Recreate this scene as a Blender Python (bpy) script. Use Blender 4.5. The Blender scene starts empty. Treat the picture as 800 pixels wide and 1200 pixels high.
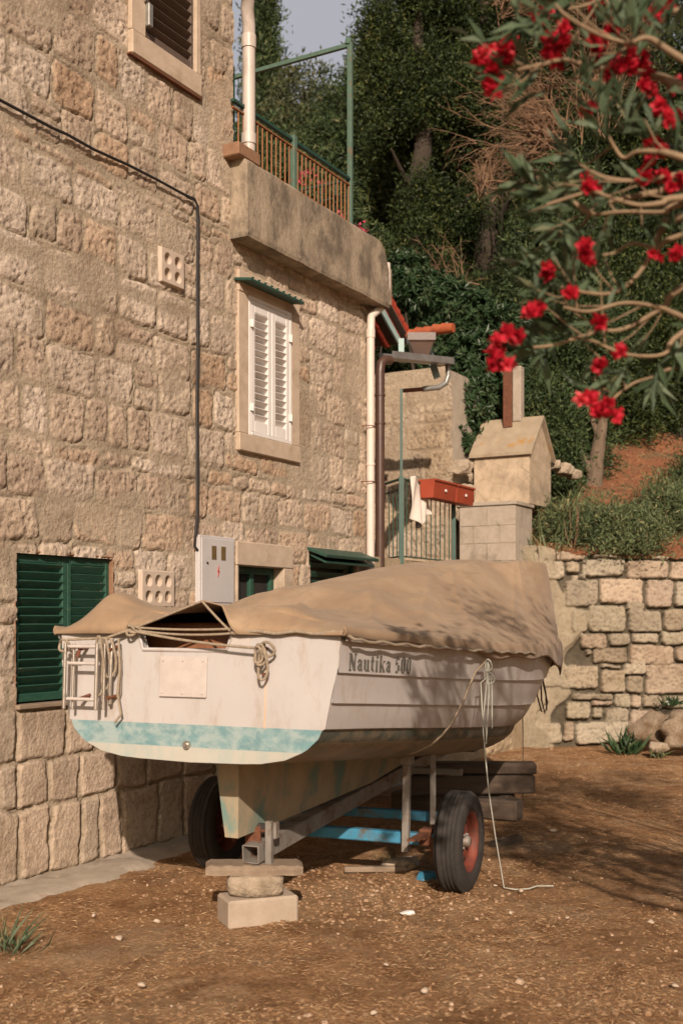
import bpy, math, random
import numpy as np
from mathutils import Vector, Matrix, Euler
R = math.radians
random.seed(7); rng = np.random.default_rng(11)
S = bpy.context.scene
COL = S.collection

# ------------------------------------------------------------------ camera, sky, sun, exposure
F = 1350.0; CX = 400.0; HY = 725.0; HC = 1.6        # focal length in photo pixels, principal column, horizon row, eye height
cam_d = bpy.data.cameras.new('camera'); cam = bpy.data.objects.new('camera', cam_d); COL.objects.link(cam)
cam.location = (0, 0, HC); cam.rotation_euler = (R(90), 0, 0)
cam_d.sensor_fit = 'VERTICAL'; cam_d.sensor_height = 36; cam_d.sensor_width = 24
cam_d.lens = F/1200*36; cam_d.shift_y = (HY-600)/1200
cam_d.clip_start = 0.05; cam_d.clip_end = 600
cam_d.dof.use_dof = True; cam_d.dof.focus_distance = 7.6; cam_d.dof.aperture_fstop = 2.5
S.camera = cam

SUN_EL = 27.5; SUN_DX = -0.04                        # light travels mostly along +Y
w = bpy.data.worlds.new('World'); S.world = w; w.use_nodes = True
nt = w.node_tree; bg = nt.nodes['Background']
sky = nt.nodes.new('ShaderNodeTexSky'); sky.sky_type = 'NISHITA'; sky.sun_disc = False
sky.sun_elevation = R(SUN_EL); sky.sun_rotation = R(180)+math.atan(SUN_DX)*1
sky.air_density = 1.0; sky.dust_density = 5.0; sky.ozone_density = 1.0
# thin bright cloud veil low in the north, over the sky texture
tcw = nt.nodes.new('ShaderNodeTexCoord'); nz = nt.nodes.new('ShaderNodeTexNoise'); nz.inputs['Scale'].default_value = 2.2; nz.inputs['Detail'].default_value = 5
nt.links.new(tcw.outputs['Generated'], nz.inputs['Vector'])
dt = nt.nodes.new('ShaderNodeVectorMath'); dt.operation = 'DOT_PRODUCT'; dt.inputs[1].default_value = (0, .90, .44)
nt.links.new(tcw.outputs['Generated'], dt.inputs[0])
mr = nt.nodes.new('ShaderNodeMapRange'); mr.inputs['From Min'].default_value = .86; mr.inputs['From Max'].default_value = .98; mr.inputs['To Max'].default_value = .9
nt.links.new(dt.outputs['Value'], mr.inputs['Value'])
vm = nt.nodes.new('ShaderNodeMix'); vm.data_type = 'RGBA'; nt.links.new(mr.outputs[0], vm.inputs[0]); nt.links.new(sky.outputs[0], vm.inputs[6])
vr = nt.nodes.new('ShaderNodeValToRGB'); vr.color_ramp.elements[0].color = (7.6,7.7,8.7,1); vr.color_ramp.elements[1].color = (9.6,9.5,10.2,1)
nt.links.new(nz.outputs[0], vr.inputs[0]); nt.links.new(vr.outputs[0], vm.inputs[7])
nt.links.new(vm.outputs[2], bg.inputs[0]); bg.inputs[1].default_value = 0.05
sd = bpy.data.lights.new('sun', 'SUN'); so = bpy.data.objects.new('sun', sd); COL.objects.link(so)
sd.energy = 4.9; sd.angle = R(0.6); sd.color = (1.0, 0.82, 0.68)
ldir = Vector((SUN_DX, 1, -math.tan(R(SUN_EL)))).normalized()
so.rotation_euler = ldir.to_track_quat('-Z', 'Y').to_euler(); so.location = (0, -5, 10)
S.view_settings.view_transform = 'Standard'; S.view_settings.look = 'None'
S.view_settings.exposure = 0.14; S.view_settings.gamma = 1.0

# ------------------------------------------------------------------ projection helpers (photo measurements -> metres)
def P(px, py, d): return Vector(((px-CX)/F*d, d, HC+(HY-py)/F*d))
def G(px, py):    d = HC*F/(py-HY); return Vector(((px-CX)/F*d, d, 0))
HO = Vector((-1.81, 7.2, 0)); HD = Vector((765/F, 1, 0)).normalized(); HN = Vector((HD.y, -HD.x, 0))
HROT = math.atan2(HD.y, HD.x)
def HA(px, out=0):
    k = (px-CX)/F; o = HO+HN*out
    return (k*o.y-o.x)/(HD.x-k*HD.y)
def HZ(px, py, out=0):
    a = HA(px, out); d = HO.y+HN.y*out+HD.y*a
    return HC+(HY-py)/F*d
# house local frame: x along the wall, y inward, z up

# ------------------------------------------------------------------ object helpers
def link(o, parent=None):
    COL.objects.link(o)
    if parent is not None: o.parent = parent
    return o
def tag(o, label=None, cat=None, group=None, kind=None):
    if label: o['label'] = label
    if cat: o['category'] = cat
    if group: o['group'] = group
    if kind: o['kind'] = kind
    return o
def empty(name, loc=(0,0,0), rot=(0,0,0), label=None, cat=None, group=None):
    o = bpy.data.objects.new(name, None); o.location = loc; o.rotation_euler = rot
    o.empty_display_size = .1; link(o); return tag(o, label, cat, group)
def copy_tree(o, parent=None):
    c = o.copy(); COL.objects.link(c); c.parent = parent
    for ch in [x for x in bpy.data.objects if x.parent == o]: copy_tree(ch, c)
    return c

class MB:
    def __init__(s): s.v = []; s.f = []; s.sm = []; s.mi = []
    def add(s, vs, fs, smooth=False, M=None, mi=0):
        n = len(s.v)
        for p in vs:
            p = Vector(p); s.v.append(tuple(M @ p) if M is not None else tuple(p))
        for f in fs: s.f.append([i+n for i in f]); s.sm.append(smooth); s.mi.append(mi)
        return s
    def box(s, c, size, rot=None, bev=0, mi=0):
        x, y, z = [q/2 for q in size]
        M = Matrix.Translation(c) @ (rot if rot is not None else Matrix.Identity(4))
        if bev <= 0:
            vs = [(-x,-y,-z),(x,-y,-z),(x,y,-z),(-x,y,-z),(-x,-y,z),(x,-y,z),(x,y,z),(-x,y,z)]
            fs = [(0,3,2,1),(4,5,6,7),(0,1,5,4),(1,2,6,5),(2,3,7,6),(3,0,4,7)]
            return s.add(vs, fs, False, M, mi)
        b = min(bev, x*.9, y*.9, z*.9); vs = []; idx = {}
        for sx in (-1,1):
            for sy in (-1,1):
                for sz in (-1,1):
                    for ax in range(3):
                        p = [sx*(x-b), sy*(y-b), sz*(z-b)]; p[ax] = (sx*x, sy*y, sz*z)[ax]
                        idx[(sx,sy,sz,ax)] = len(vs); vs.append(p)
        fs = []
        for ax in range(3):
            o = [i for i in range(3) if i != ax]
            for sg in (-1,1):
                q = []
                for a, c2 in ((-1,-1),(1,-1),(1,1),(-1,1)):
                    k = [0,0,0]; k[ax] = sg; k[o[0]] = a; k[o[1]] = c2; q.append(idx[(*k, ax)])
                fl = (ax == 1) != (sg < 0)
                fs.append(q[::-1] if fl else q)
        for ax in range(3):      # edges parallel to ax
            o = [i for i in range(3) if i != ax]
            for a in (-1,1):
                for c2 in (-1,1):
                    q = []
                    for t, fa in ((-1,o[0]),(1,o[0]),(1,o[1]),(-1,o[1])):
                        k = [0,0,0]; k[ax] = t; k[o[0]] = a; k[o[1]] = c2; q.append(idx[(*k, fa)])
                    fs.append(q)
        for sx in (-1,1):
            for sy in (-1,1):
                for sz in (-1,1): fs.append([idx[(sx,sy,sz,0)], idx[(sx,sy,sz,1)], idx[(sx,sy,sz,2)]])
        return s.add(vs, fs, False, M, mi)
    def bar(s, a, b, wd, ht, up=(0,0,1), bev=0, mi=0):
        a = Vector(a); b = Vector(b); d = b-a; L = d.length; x = d.normalized(); u = Vector(up)
        y = u.cross(x)
        if y.length < 1e-4: y = Vector((0,1,0)).cross(x)
        y.normalize(); z = x.cross(y)
        M = Matrix((x, y, z)).transposed().to_4x4()
        return s.box((a+b)/2, (L, wd, ht), M, bev, mi)
    def tube(s, pts, r, n=8, caps=True, mi=0):
        pts = [Vector(p) for p in pts]; m = len(pts)
        rs = r if isinstance(r, (list, tuple)) else [r]*m
        vs = []; fs = []; prev = None
        for i, p in enumerate(pts):
            t = (pts[min(i+1, m-1)]-pts[max(i-1, 0)])
            t = t.normalized() if t.length > 1e-9 else Vector((0,0,1))
            if prev is None:
                u = Vector((0,0,1)) if abs(t.z) < .9 else Vector((1,0,0))
                x = t.cross(u).normalized()
            else:
                x = (prev-t*prev.dot(t))
                x = x.normalized() if x.length > 1e-6 else t.orthogonal().normalized()
            prev = x; y = t.cross(x)
            for k in range(n):
                an = 2*math.pi*k/n; vs.append(p+(x*math.cos(an)+y*math.sin(an))*rs[i])
        for i in range(m-1):
            for k in range(n):
                k2 = (k+1) % n; fs.append((i*n+k, i*n+k2, (i+1)*n+k2, (i+1)*n+k))
        s.add(vs, fs, True, None, mi)
        if caps:
            s.add(vs[:n], [tuple(range(n))[::-1]], False, None, mi); s.add(vs[-n:], [tuple(range(n))], False, None, mi)
        return s
    def lathe(s, prof, n=24, M=None, mi=0, smooth=True):
        vs = []; fs = []; m = len(prof)
        for k in range(n):
            a = 2*math.pi*k/n
            for r, z in prof: vs.append((r*math.cos(a), r*math.sin(a), z))
        for k in range(n):
            k2 = (k+1) % n
            for i in range(m-1): fs.append((k*m+i, k2*m+i, k2*m+i+1, k*m+i+1))
        return s.add(vs, fs, smooth, M, mi)
    def prism(s, poly, t0, t1, axis='y', M=None, mi=0):
        def pt(p, t):
            return {'y': (p[0], t, p[1]), 'x': (t, p[0], p[1]), 'z': (p[0], p[1], t)}[axis]
        n = len(poly); vs = [pt(p, t0) for p in poly]+[pt(p, t1) for p in poly]
        fs = [tuple(range(n)), tuple(range(n, 2*n))[::-1]]+[(i, n+i, n+(i+1) % n, (i+1) % n) for i in range(n)]
        return s.add(vs, fs, False, M, mi)
    def build(s, name, mats, parent=None, loc=None, rot=None, fix=True):
        me = bpy.data.meshes.new(name); me.from_pydata(s.v, [], s.f)
        me.polygons.foreach_set('use_smooth', s.sm); me.polygons.foreach_set('material_index', s.mi)
        for m in (mats if isinstance(mats, (list, tuple)) else [mats]): me.materials.append(m)
        if fix:
            import bmesh
            bm = bmesh.new(); bm.from_mesh(me); bmesh.ops.recalc_face_normals(bm, faces=bm.faces); bm.to_mesh(me); bm.free()
        me.update()
        o = bpy.data.objects.new(name, me)
        if loc is not None: o.location = loc
        if rot is not None: o.rotation_euler = rot
        return link(o, parent)

def np_mesh(name, V, Fq, mat, parent=None, colors=None, tint=None, smooth=True, k=4):
    V = np.asarray(V, dtype=np.float32); Fq = np.asarray(Fq, dtype=np.int32)
    me = bpy.data.meshes.new(name); me.vertices.add(len(V)); me.vertices.foreach_set('co', V.ravel())
    nf = len(Fq); me.loops.add(nf*k); me.loops.foreach_set('vertex_index', Fq.ravel())
    me.polygons.add(nf); me.polygons.foreach_set('loop_start', np.arange(0, nf*k, k, dtype=np.int32))
    me.polygons.foreach_set('loop_total', np.full(nf, k, dtype=np.int32))
    me.polygons.foreach_set('use_smooth', np.full(nf, smooth))
    me.update(calc_edges=True)
    if colors is not None:
        at = me.color_attributes.new('albedo', 'FLOAT_COLOR', 'POINT')
        c4 = np.ones((len(V), 4), dtype=np.float32); c4[:, :3] = colors; at.data.foreach_set('color', c4.ravel())
    if tint is not None:
        at = me.attributes.new('tint', 'FLOAT', 'POINT'); at.data.foreach_set('value', np.asarray(tint, dtype=np.float32))
    for m in (mat if isinstance(mat, (list, tuple)) else [mat]): me.materials.append(m)
    o = bpy.data.objects.new(name, me); return link(o, parent)

# ------------------------------------------------------------------ materials
def new_mat(name):
    m = bpy.data.materials.new(name); m.use_nodes = True; t = m.node_tree
    return m, t, t.nodes['Principled BSDF']
def noise_node(t, scale, detail=5, rough=.6, vec=None, dist=0):
    n = t.nodes.new('ShaderNodeTexNoise'); n.inputs['Scale'].default_value = scale
    n.inputs['Detail'].default_value = detail; n.inputs['Roughness'].default_value = rough; n.inputs['Distortion'].default_value = dist
    if vec is not None: t.links.new(vec, n.inputs['Vector'])
    return n
def ramp(t, fac, stops):
    r = t.nodes.new('ShaderNodeValToRGB'); e = r.color_ramp.elements
    while len(e) < len(stops): e.new(.5)
    for i, (p, c) in enumerate(stops):
        e[i].position = p; e[i].color = (*c, 1) if len(c) == 3 else c
    t.links.new(fac, r.inputs[0]); return r
def mixc(t, fac, a, b, mode='MIX'):
    m = t.nodes.new('ShaderNodeMix'); m.data_type = 'RGBA'; m.blend_type = mode
    for s_, v in ((m.inputs[0], fac), (m.inputs[6], a), (m.inputs[7], b)):
        if hasattr(v, 'type'): t.links.new(v, s_)
        elif isinstance(v, (tuple, list)): s_.default_value = (*v, 1) if len(v) == 3 else v
        else: s_.default_value = v
    return m.outputs[2]
def objco(t, scale=(1,1,1)):
    c = t.nodes.new('ShaderNodeTexCoord'); mp = t.nodes.new('ShaderNodeMapping'); mp.inputs['Scale'].default_value = scale
    t.links.new(c.outputs['Object'], mp.inputs[0]); return mp.outputs[0]
def bump(t, b, height, strength=.4, dist=.01):
    n = t.nodes.new('ShaderNodeBump'); n.inputs['Strength'].default_value = strength; n.inputs['Distance'].default_value = dist
    t.links.new(height, n.inputs['Height']); t.links.new(n.outputs[0], b.inputs['Normal'])
def pmat(name, c1, c2=None, rough=.6, metal=0, scale=8, dirt=None, dirt_amt=.45, bstr=.2, bdist=.004, sc=(1,1,1), dscale=3, lo=.35, hi=.65):
    """base colour varied by noise, plus irregular patches of a second 'dirt' colour, plus bump"""
    m, t, b = new_mat(name); vec = objco(t, sc)
    n = noise_node(t, scale, 6, .65, vec)
    c2 = c2 or tuple(x*.75 for x in c1)
    r = ramp(t, n.outputs[0], [(lo, c1), (hi, c2)]); out = r.outputs[0]
    if dirt:
        d = noise_node(t, dscale, 8, .7, vec, .3)
        k = ramp(t, d.outputs[0], [(1-dirt_amt-.07, (0,0,0)), (1-dirt_amt+.07, (1,1,1))])
        out = mixc(t, k.outputs[0], out, dirt)
    t.links.new(out, b.inputs['Base Color']); b.inputs['Roughness'].default_value = rough; b.inputs['Metallic'].default_value = metal
    f = noise_node(t, scale*8, 4, .6, vec)
    bump(t, b, f.outputs[0], bstr, bdist)
    return m
def stone_mat(name, bscale=90, bstr=.9, bdist=.012, pit=True):
    m, t, b = new_mat(name); vec = objco(t)
    a = t.nodes.new('ShaderNodeAttribute'); a.attribute_name = 'albedo'
    n = noise_node(t, 22, 8, .75, vec); r = ramp(t, n.outputs[0], [(.28, (.66,.62,.58)), (.5, (1,1,1)), (.72, (1.2,1.2,1.18))])
    c = mixc(t, 1.0, a.outputs['Color'], r.outputs[0], 'MULTIPLY')
    n1 = noise_node(t, 1.3, 7, .65, vec); r1 = ramp(t, n1.outputs[0], [(.36, (.76,.72,.68)), (.50, (.98,.97,.95)), (.66, (1.12,1.11,1.10))])
    c = mixc(t, 1.0, c, r1.outputs[0], 'MULTIPLY')
    t.links.new(c, b.inputs['Base Color']); b.inputs['Roughness'].default_value = .93
    b.inputs['Specular IOR Level'].default_value = .15
    f = noise_node(t, bscale, 6, .7, vec); v = t.nodes.new('ShaderNodeTexVoronoi'); v.inputs['Scale'].default_value = bscale*.5
    t.links.new(vec, v.inputs['Vector'])
    mm = t.nodes.new('ShaderNodeMath'); mm.operation = 'ADD'; t.links.new(f.outputs[0], mm.inputs[0])
    m2 = t.nodes.new('ShaderNodeMath'); m2.operation = 'MULTIPLY'; m2.inputs[1].default_value = .5 if pit else .15
    t.links.new(v.outputs['Distance'], m2.inputs[0]); t.links.new(m2.outputs[0], mm.inputs[1])
    bump(t, b, mm.outputs[0], bstr, bdist); return m
def leaf_mat(name, stops, rough=.5, trans=.25):
    m, t, b = new_mat(name); a = t.nodes.new('ShaderNodeAttribute'); a.attribute_name = 'tint'
    r = ramp(t, a.outputs['Fac'], stops)
    t.links.new(r.outputs[0], b.inputs['Base Color']); b.inputs['Roughness'].default_value = rough
    b.inputs['Specular IOR Level'].default_value = .3
    tr = t.nodes.new('ShaderNodeBsdfTranslucent'); mx = t.nodes.new('ShaderNodeMixShader'); mx.inputs[0].default_value = trans
    t.links.new(r.outputs[0], tr.inputs[0]); t.links.new(b.outputs[0], mx.inputs[1]); t.links.new(tr.outputs[0], mx.inputs[2])
    t.links.new(mx.outputs[0], t.nodes['Material Output'].inputs['Surface']); return m
M = {}
M['stone'] = stone_mat('house_stone', 85, .9, .010); M['drystone'] = stone_mat('dry_stone', 60, .7, .01, False)
M['frame_stone'] = pmat('frame_stone', (.50,.40,.30), (.42,.33,.24), .9, scale=9, dirt=(.34,.26,.18), dirt_amt=.42, bstr=.5, bdist=.004)
M['concrete'] = pmat('parapet_concrete', (.36,.29,.21), (.24,.19,.13), .92, scale=5, dirt=(.13,.105,.075), dirt_amt=.46, bstr=.7, bdist=.012, dscale=3.5, sc=(1,1,.7))
M['plain_concrete'] = pmat('block_concrete', (.40,.34,.27), (.32,.27,.21), .92, scale=8, dirt=(.24,.20,.15), dirt_amt=.4, bstr=.6, bdist=.006)
M['white_paint'] = pmat('white_paint', (.72,.69,.66), (.66,.62,.58), .5, scale=4, bstr=.05)
M['green_paint'] = pmat('green_paint', (.018,.080,.050), (.012,.055,.035), .65, scale=12, dirt=(.10,.12,.075), dirt_amt=.36, sc=(1,1,6), bstr=.3, dscale=7)
M['dark_green'] = pmat('dark_green_metal', (.02,.07,.05), (.015,.05,.035), .5, scale=20, dirt=(.09,.06,.04), dirt_amt=.3)
M['pale_green'] = pmat('pale_green_metal', (.095,.16,.115), (.07,.12,.085), .55, scale=18, dirt=(.20,.10,.05), dirt_amt=.38, dscale=9)
M['rust_green'] = pmat('rusted_rail', (.27,.12,.045), (.20,.08,.03), .75, scale=25, dirt=(.08,.13,.08), dirt_amt=.36, dscale=12)
M['rust'] = pmat('rust', (.17,.06,.028), (.10,.038,.018), .85, scale=25, dirt=(.10,.04,.02), dirt_amt=.4, dscale=9, bstr=.5)
M['brown_wood'] = pmat('brown_wood', (.12,.085,.065), (.08,.055,.042), .75, scale=14, sc=(1,1,8))
M['pvc'] = pmat('pvc_pipe', (.52,.47,.42), (.46,.40,.35), .45, scale=4, dirt=(.30,.22,.16), dirt_amt=.43, sc=(3,3,.5))
M['white_pipe'] = pmat('white_pipe', (.62,.54,.47), (.56,.48,.41), .45, scale=5)
M['brown_pipe'] = pmat('brown_pipe', (.085,.045,.03), (.065,.035,.025), .4, scale=5)
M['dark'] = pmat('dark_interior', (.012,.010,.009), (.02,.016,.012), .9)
M['cable'] = pmat('black_cable', (.018,.016,.015), None, .6)
M['meter'] = pmat('meter_box_grey', (.50,.48,.47), (.45,.43,.42), .45, scale=3, dirt=(.36,.33,.3), dirt_amt=.3)
M['meter_glass'] = pmat('meter_glass', (.10,.075,.03), (.14,.10,.05), .15)
M['red_mark'] = pmat('red_mark', (.5,.04,.02), None, .5)
M['vent'] = pmat('vent_stone', (.50,.41,.33), (.44,.35,.27), .9, scale=14)
M['terracotta'] = pmat('terracotta', (.27,.15,.085), (.20,.11,.06), .85, scale=20)
M['red_tile'] = pmat('red_roof_tile', (.36,.045,.02), (.26,.035,.018), .7, scale=10, dirt=(.22,.05,.025), dirt_amt=.35)
M['orange_tile'] = pmat('orange_roof_tile', (.38,.095,.028), (.27,.055,.02), .75, scale=10, dirt=(.24,.08,.04), dirt_amt=.35)
M['pale_blue'] = pmat('pale_blue_paint', (.33,.45,.43), (.28,.39,.37), .5, scale=6)
M['zinc'] = pmat('zinc', (.30,.30,.28), (.22,.21,.19), .4, metal=.4, scale=7, dirt=(.17,.12,.08), dirt_amt=.35)
M['cloth'] = pmat('white_cloth', (.62,.55,.48), (.55,.48,.41), .9, scale=8)
M['planter'] = pmat('red_planter', (.33,.055,.022), (.27,.045,.02), .55, scale=6)

# gelcoat of the boat: stains run down from fittings and the waterline
def gel(name, base, dirtc, amt):
    m, t, b = new_mat(name); vec = objco(t, (1,1,.35)); vec2 = objco(t)
    n = noise_node(t, 3, 6, .6, vec2); c = ramp(t, n.outputs[0], [(.3, base), (.7, tuple(x*.9 for x in base))]).outputs[0]
    d = noise_node(t, 9, 9, .75, vec, .2); k = ramp(t, d.outputs[0], [(1-amt-.1, (0,0,0)), (1-amt+.12, (.75,.75,.75))])
    c = mixc(t, k.outputs[0], c, dirtc)
    t.links.new(c, b.inputs['Base Color']); b.inputs['Roughness'].default_value = .42
    f = noise_node(t, 5, 3, .5, vec2); bump(t, b, f.outputs[0], .25, .01); return m
M['gel'] = gel('white_gelcoat', (.48,.455,.435), (.33,.26,.195), .40)
M['bottom'] = gel('cream_bottom_paint', (.30,.235,.155), (.10,.115,.09), .52)
M['transom_bottom'] = gel('pale_bottom_paint', (.45,.44,.38), (.30,.38,.36), .42)
def band(name, base, dirt, amt):
    return pmat(name, base, tuple(x*.8 for x in base), .6, scale=10, dirt=dirt, dirt_amt=amt, dscale=7, sc=(1,1,1.6), bstr=.2)
M['band_light'] = band('turquoise_waterline', (.16,.295,.31), (.29,.37,.36), .5)
M['band_dark'] = band('dark_waterline', (.075,.095,.080), (.17,.145,.10), .50)
M['skeg'] = pmat('skeg_paint', (.40,.33,.22), (.30,.25,.17), .7, scale=5, dirt=(.14,.25,.22), dirt_amt=.43, dscale=5, sc=(1,1,.7))
M['chrome'] = pmat('stainless_steel', (.55,.50,.44), (.45,.40,.34), .3, metal=.75, scale=20, dirt=(.25,.12,.06), dirt_amt=.3, dscale=20)
M['panel'] = pmat('grey_panel', (.52,.47,.43), (.46,.41,.37), .5, scale=14, bstr=.3)
M['rope'] = pmat('old_rope', (.36,.29,.21), (.24,.19,.13), .9, scale=60, bstr=.6)
M['pale_rope'] = pmat('pale_cord', (.42,.42,.36), (.33,.34,.29), .8, scale=60)
M['dark_rope'] = pmat('dark_rope', (.10,.07,.05), None, .9, scale=60)
M['cockpit'] = pmat('varnished_cockpit', (.30,.13,.06), (.22,.09,.04), .6)
M['letter'] = pmat('grey_lettering', (.085,.085,.070), (.13,.12,.10), .6, scale=30)
# tarp: worn canvas
m, t, b = new_mat('tan_tarpaulin'); vec = objco(t)
n = noise_node(t, 2.0, 6, .65, vec, .5); c = ramp(t, n.outputs[0], [(.30, (.25,.165,.095)), (.5, (.30,.205,.122)), (.70, (.36,.26,.165))]).outputs[0]
vs = objco(t, (.6, 3.5, 3.5)); d = noise_node(t, 2.6, 7, .65, vs, .8); k = ramp(t, d.outputs[0], [(.52, (0,0,0)), (.64, (.6,.6,.6))])
c = mixc(t, k.outputs[0], c, (.24,.165,.10)); vd = objco(t, (7, 7, 1.1)); d2_ = noise_node(t, 1.3, 7, .7, vd, .3); k5 = ramp(t, d2_.outputs[0], [(.54, (0,0,0)), (.68, (.55,.55,.55))]); c = mixc(t, k5.outputs[0], c, (.20,.15,.10))
t.links.new(c, b.inputs['Base Color']); b.inputs['Roughness'].default_value = .85
b.inputs['Sheen Weight'].default_value = .1
f = noise_node(t, 6, 4, .5, vs, .6); bump(t, b, f.outputs[0], .16, .02); M['tarp'] = m
# tyre, metals, timber
M['rubber'] = pmat('tyre_rubber', (.022,.019,.017), (.038,.032,.027), .9, scale=12, dirt=(.075,.055,.04), dirt_amt=.36, dscale=5)
M['rim'] = pmat('rusty_rim', (.19,.042,.022), (.12,.03,.018), .7, scale=14, dirt=(.09,.04,.025), dirt_amt=.38, dscale=8)
M['galv'] = pmat('galvanised_steel', (.27,.25,.22), (.20,.18,.155), .6, metal=.2, scale=9, dirt=(.15,.085,.05), dirt_amt=.42, dscale=7)
M['blue'] = pmat('blue_frame_paint', (.05,.24,.38), (.04,.19,.31), .6, scale=9, dirt=(.11,.10,.08), dirt_amt=.42, dscale=6)
M['timber'] = pmat('weathered_timber', (.10,.07,.048), (.06,.042,.03), .85, scale=6, sc=(.6,5,5), bstr=.7, bdist=.006)
M['plank'] = pmat('grey_plank', (.30,.23,.16), (.20,.145,.10), .85, scale=6, sc=(.5,6,6), bstr=.7, bdist=.006)
M['rock'] = pmat('limestone_rock', (.42,.34,.25), (.30,.235,.165), .92, scale=7, dirt=(.18,.14,.09), dirt_amt=.4, bstr=.8, bdist=.02)
M['dirty_rock'] = pmat('dirty_rock', (.30,.235,.165), (.20,.15,.10), .95, scale=5, dirt=(.15,.09,.045), dirt_amt=.5, bstr=.9, bdist=.03, dscale=3)
M['cement_block'] = pmat('cement_block', (.40,.325,.25), (.34,.27,.2), .93, scale=9, bstr=.5, bdist=.006)

# ------------------------------------------------------------------ ground and hill
_NC = {}
def vn(x, y, sc, seed):
    if seed not in _NC: _NC[seed] = np.random.default_rng(seed).random((257, 257))
    r = _NC[seed]; x = np.asarray(x)*sc; y = np.asarray(y)*sc
    xi = np.floor(x).astype(int); yi = np.floor(y).astype(int); fx = x-xi; fy = y-yi
    fx = fx*fx*(3-2*fx); fy = fy*fy*(3-2*fy); g = lambda i, j: r[i % 257, j % 257]
    return (g(xi, yi)*(1-fx)+g(xi+1, yi)*fx)*(1-fy)+(g(xi, yi+1)*(1-fx)+g(xi+1, yi+1)*fx)*fy
def fbm(x, y, sc, seed, o=4, gain=.5):
    s = 0; a = 1; tot = 0
    for i in range(o): s = s+a*vn(x, y, sc*2**i, seed+i*17); tot += a; a *= gain
    return s/tot
def grid_faces(nx, ny):      # nx columns, ny rows, index = j*nx+i
    i, j = np.meshgrid(np.arange(nx-1), np.arange(ny-1)); a = (j*nx+i).ravel()
    return np.stack([a, a+1, a+nx+1, a+nx], 1)
# ground material
m, t, b = new_mat('dry_ground'); vec = objco(t)
n = noise_node(t, 1.1, 8, .7, vec, .6)
c = ramp(t, n.outputs[0], [(.34, (.47,.30,.17)), (.46, (.40,.235,.125)), (.56, (.50,.345,.21)), (.68, (.34,.18,.09))]).outputs[0]
nb_ = noise_node(t, 3.3, 8, .72, vec, .8); kb_ = ramp(t, nb_.outputs[0], [(.40, (.62,.55,.50)), (.52, (1,1,1)), (.66, (1.25,1.22,1.15))]); c = mixc(t, 1.0, c, kb_.outputs[0], 'MULTIPLY')
n2 = noise_node(t, 14, 8, .75, vec); k = ramp(t, n2.outputs[0], [(.45, (0,0,0)), (.62, (.7,.7,.7))]); c = mixc(t, k.outputs[0], c, (.40,.245,.12))
n3 = noise_node(t, 42, 6, .8, vec); k = ramp(t, n3.outputs[0], [(.36, (.55,.50,.45)), (.62, (1.2,1.15,1.1))]); c = mixc(t, 1.0, c, k.outputs[0], 'MULTIPLY')
n4 = noise_node(t, .7, 6, .6, vec, .3); k = ramp(t, n4.outputs[0], [(.56, (0,0,0)), (.66, (.65,.65,.65))]); c = mixc(t, k.outputs[0], c, (.40,.30,.20))
v = t.nodes.new('ShaderNodeTexVoronoi'); v.inputs['Scale'].default_value = 26; v.inputs['Randomness'].default_value = 1; t.links.new(vec, v.inputs['Vector'])
k = ramp(t, v.outputs['Distance'], [(.06, (.4,.4,.4)), (.12, (0,0,0))]); c = mixc(t, k.outputs[0], c, (.46,.36,.26))
t.links.new(c, b.inputs['Base Color']); b.inputs['Roughness'].default_value = .97; b.inputs['Specular IOR Level'].default_value = .1
bump(t, b, n3.outputs[0], 1.0, .03); M['ground'] = m
def ground_z(x, y): return (fbm(x, y, 1.6, 5, 4)-.5)*.05+(fbm(x, y, 9, 9, 3)-.5)*.022
xs = np.linspace(-5, 8, 330); ys = np.linspace(2.5, 15.2, 340); X, Y = np.meshgrid(xs, ys)
Z = ground_z(X, Y)
edge = np.minimum(np.minimum(X+5, 8-X), np.minimum(Y-2.5, 99)); Z = np.where(edge < .5, Z*edge/.5, Z)
o = np_mesh('ground', np.stack([X.ravel(), Y.ravel(), Z.ravel()], 1), grid_faces(330, 340), M['ground']); tag(o, kind='structure')
mb = MB()
for x0, x1, y0, y1 in ((-150,-5,-150,150), (8,150,-150,150), (-5,8,-150,2.5)):
    mb.add([(x0,y0,0),(x1,y0,0),(x1,y1,0),(x0,y1,0)], [(0,1,2,3)])
tag(mb.build('far_ground', M['ground']), kind='structure')
# concrete apron along the house foot
def hw(a, out, z=0): p = HO+HD*a+HN*out; return Vector((p.x, p.y, z))
aa = np.linspace(-3.2, 4.6, 160); oo = np.linspace(0, 1, 14); A, O = np.meshgrid(aa, oo)
wd = .50+.16*(fbm(aa, aa*0, 1.3, 40)-.5)*2+.03*(fbm(aa, aa*0, 6, 41)-.5)*2
wd = np.clip(wd-np.clip((aa-1.6)*.06, 0, .3), .15, 1)
OUT = O*wd[None, :]-.05; ZZ = .024-.045*np.clip(O-.7, 0, 1)/.3+.006*(fbm(A, OUT, 4, 42)-.5)
ZZ = np.where((fbm(A, OUT, 2.2, 55) > .66), ZZ-.012, ZZ)
V = np.stack([HO.x+HD.x*A+HN.x*OUT, HO.y+HD.y*A+HN.y*OUT, ZZ], -1).reshape(-1, 3)
o = np_mesh('concrete_apron', V, grid_faces(160, 14)[:, ::-1], M['plain_concrete']); tag(o, kind='structure')

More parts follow.
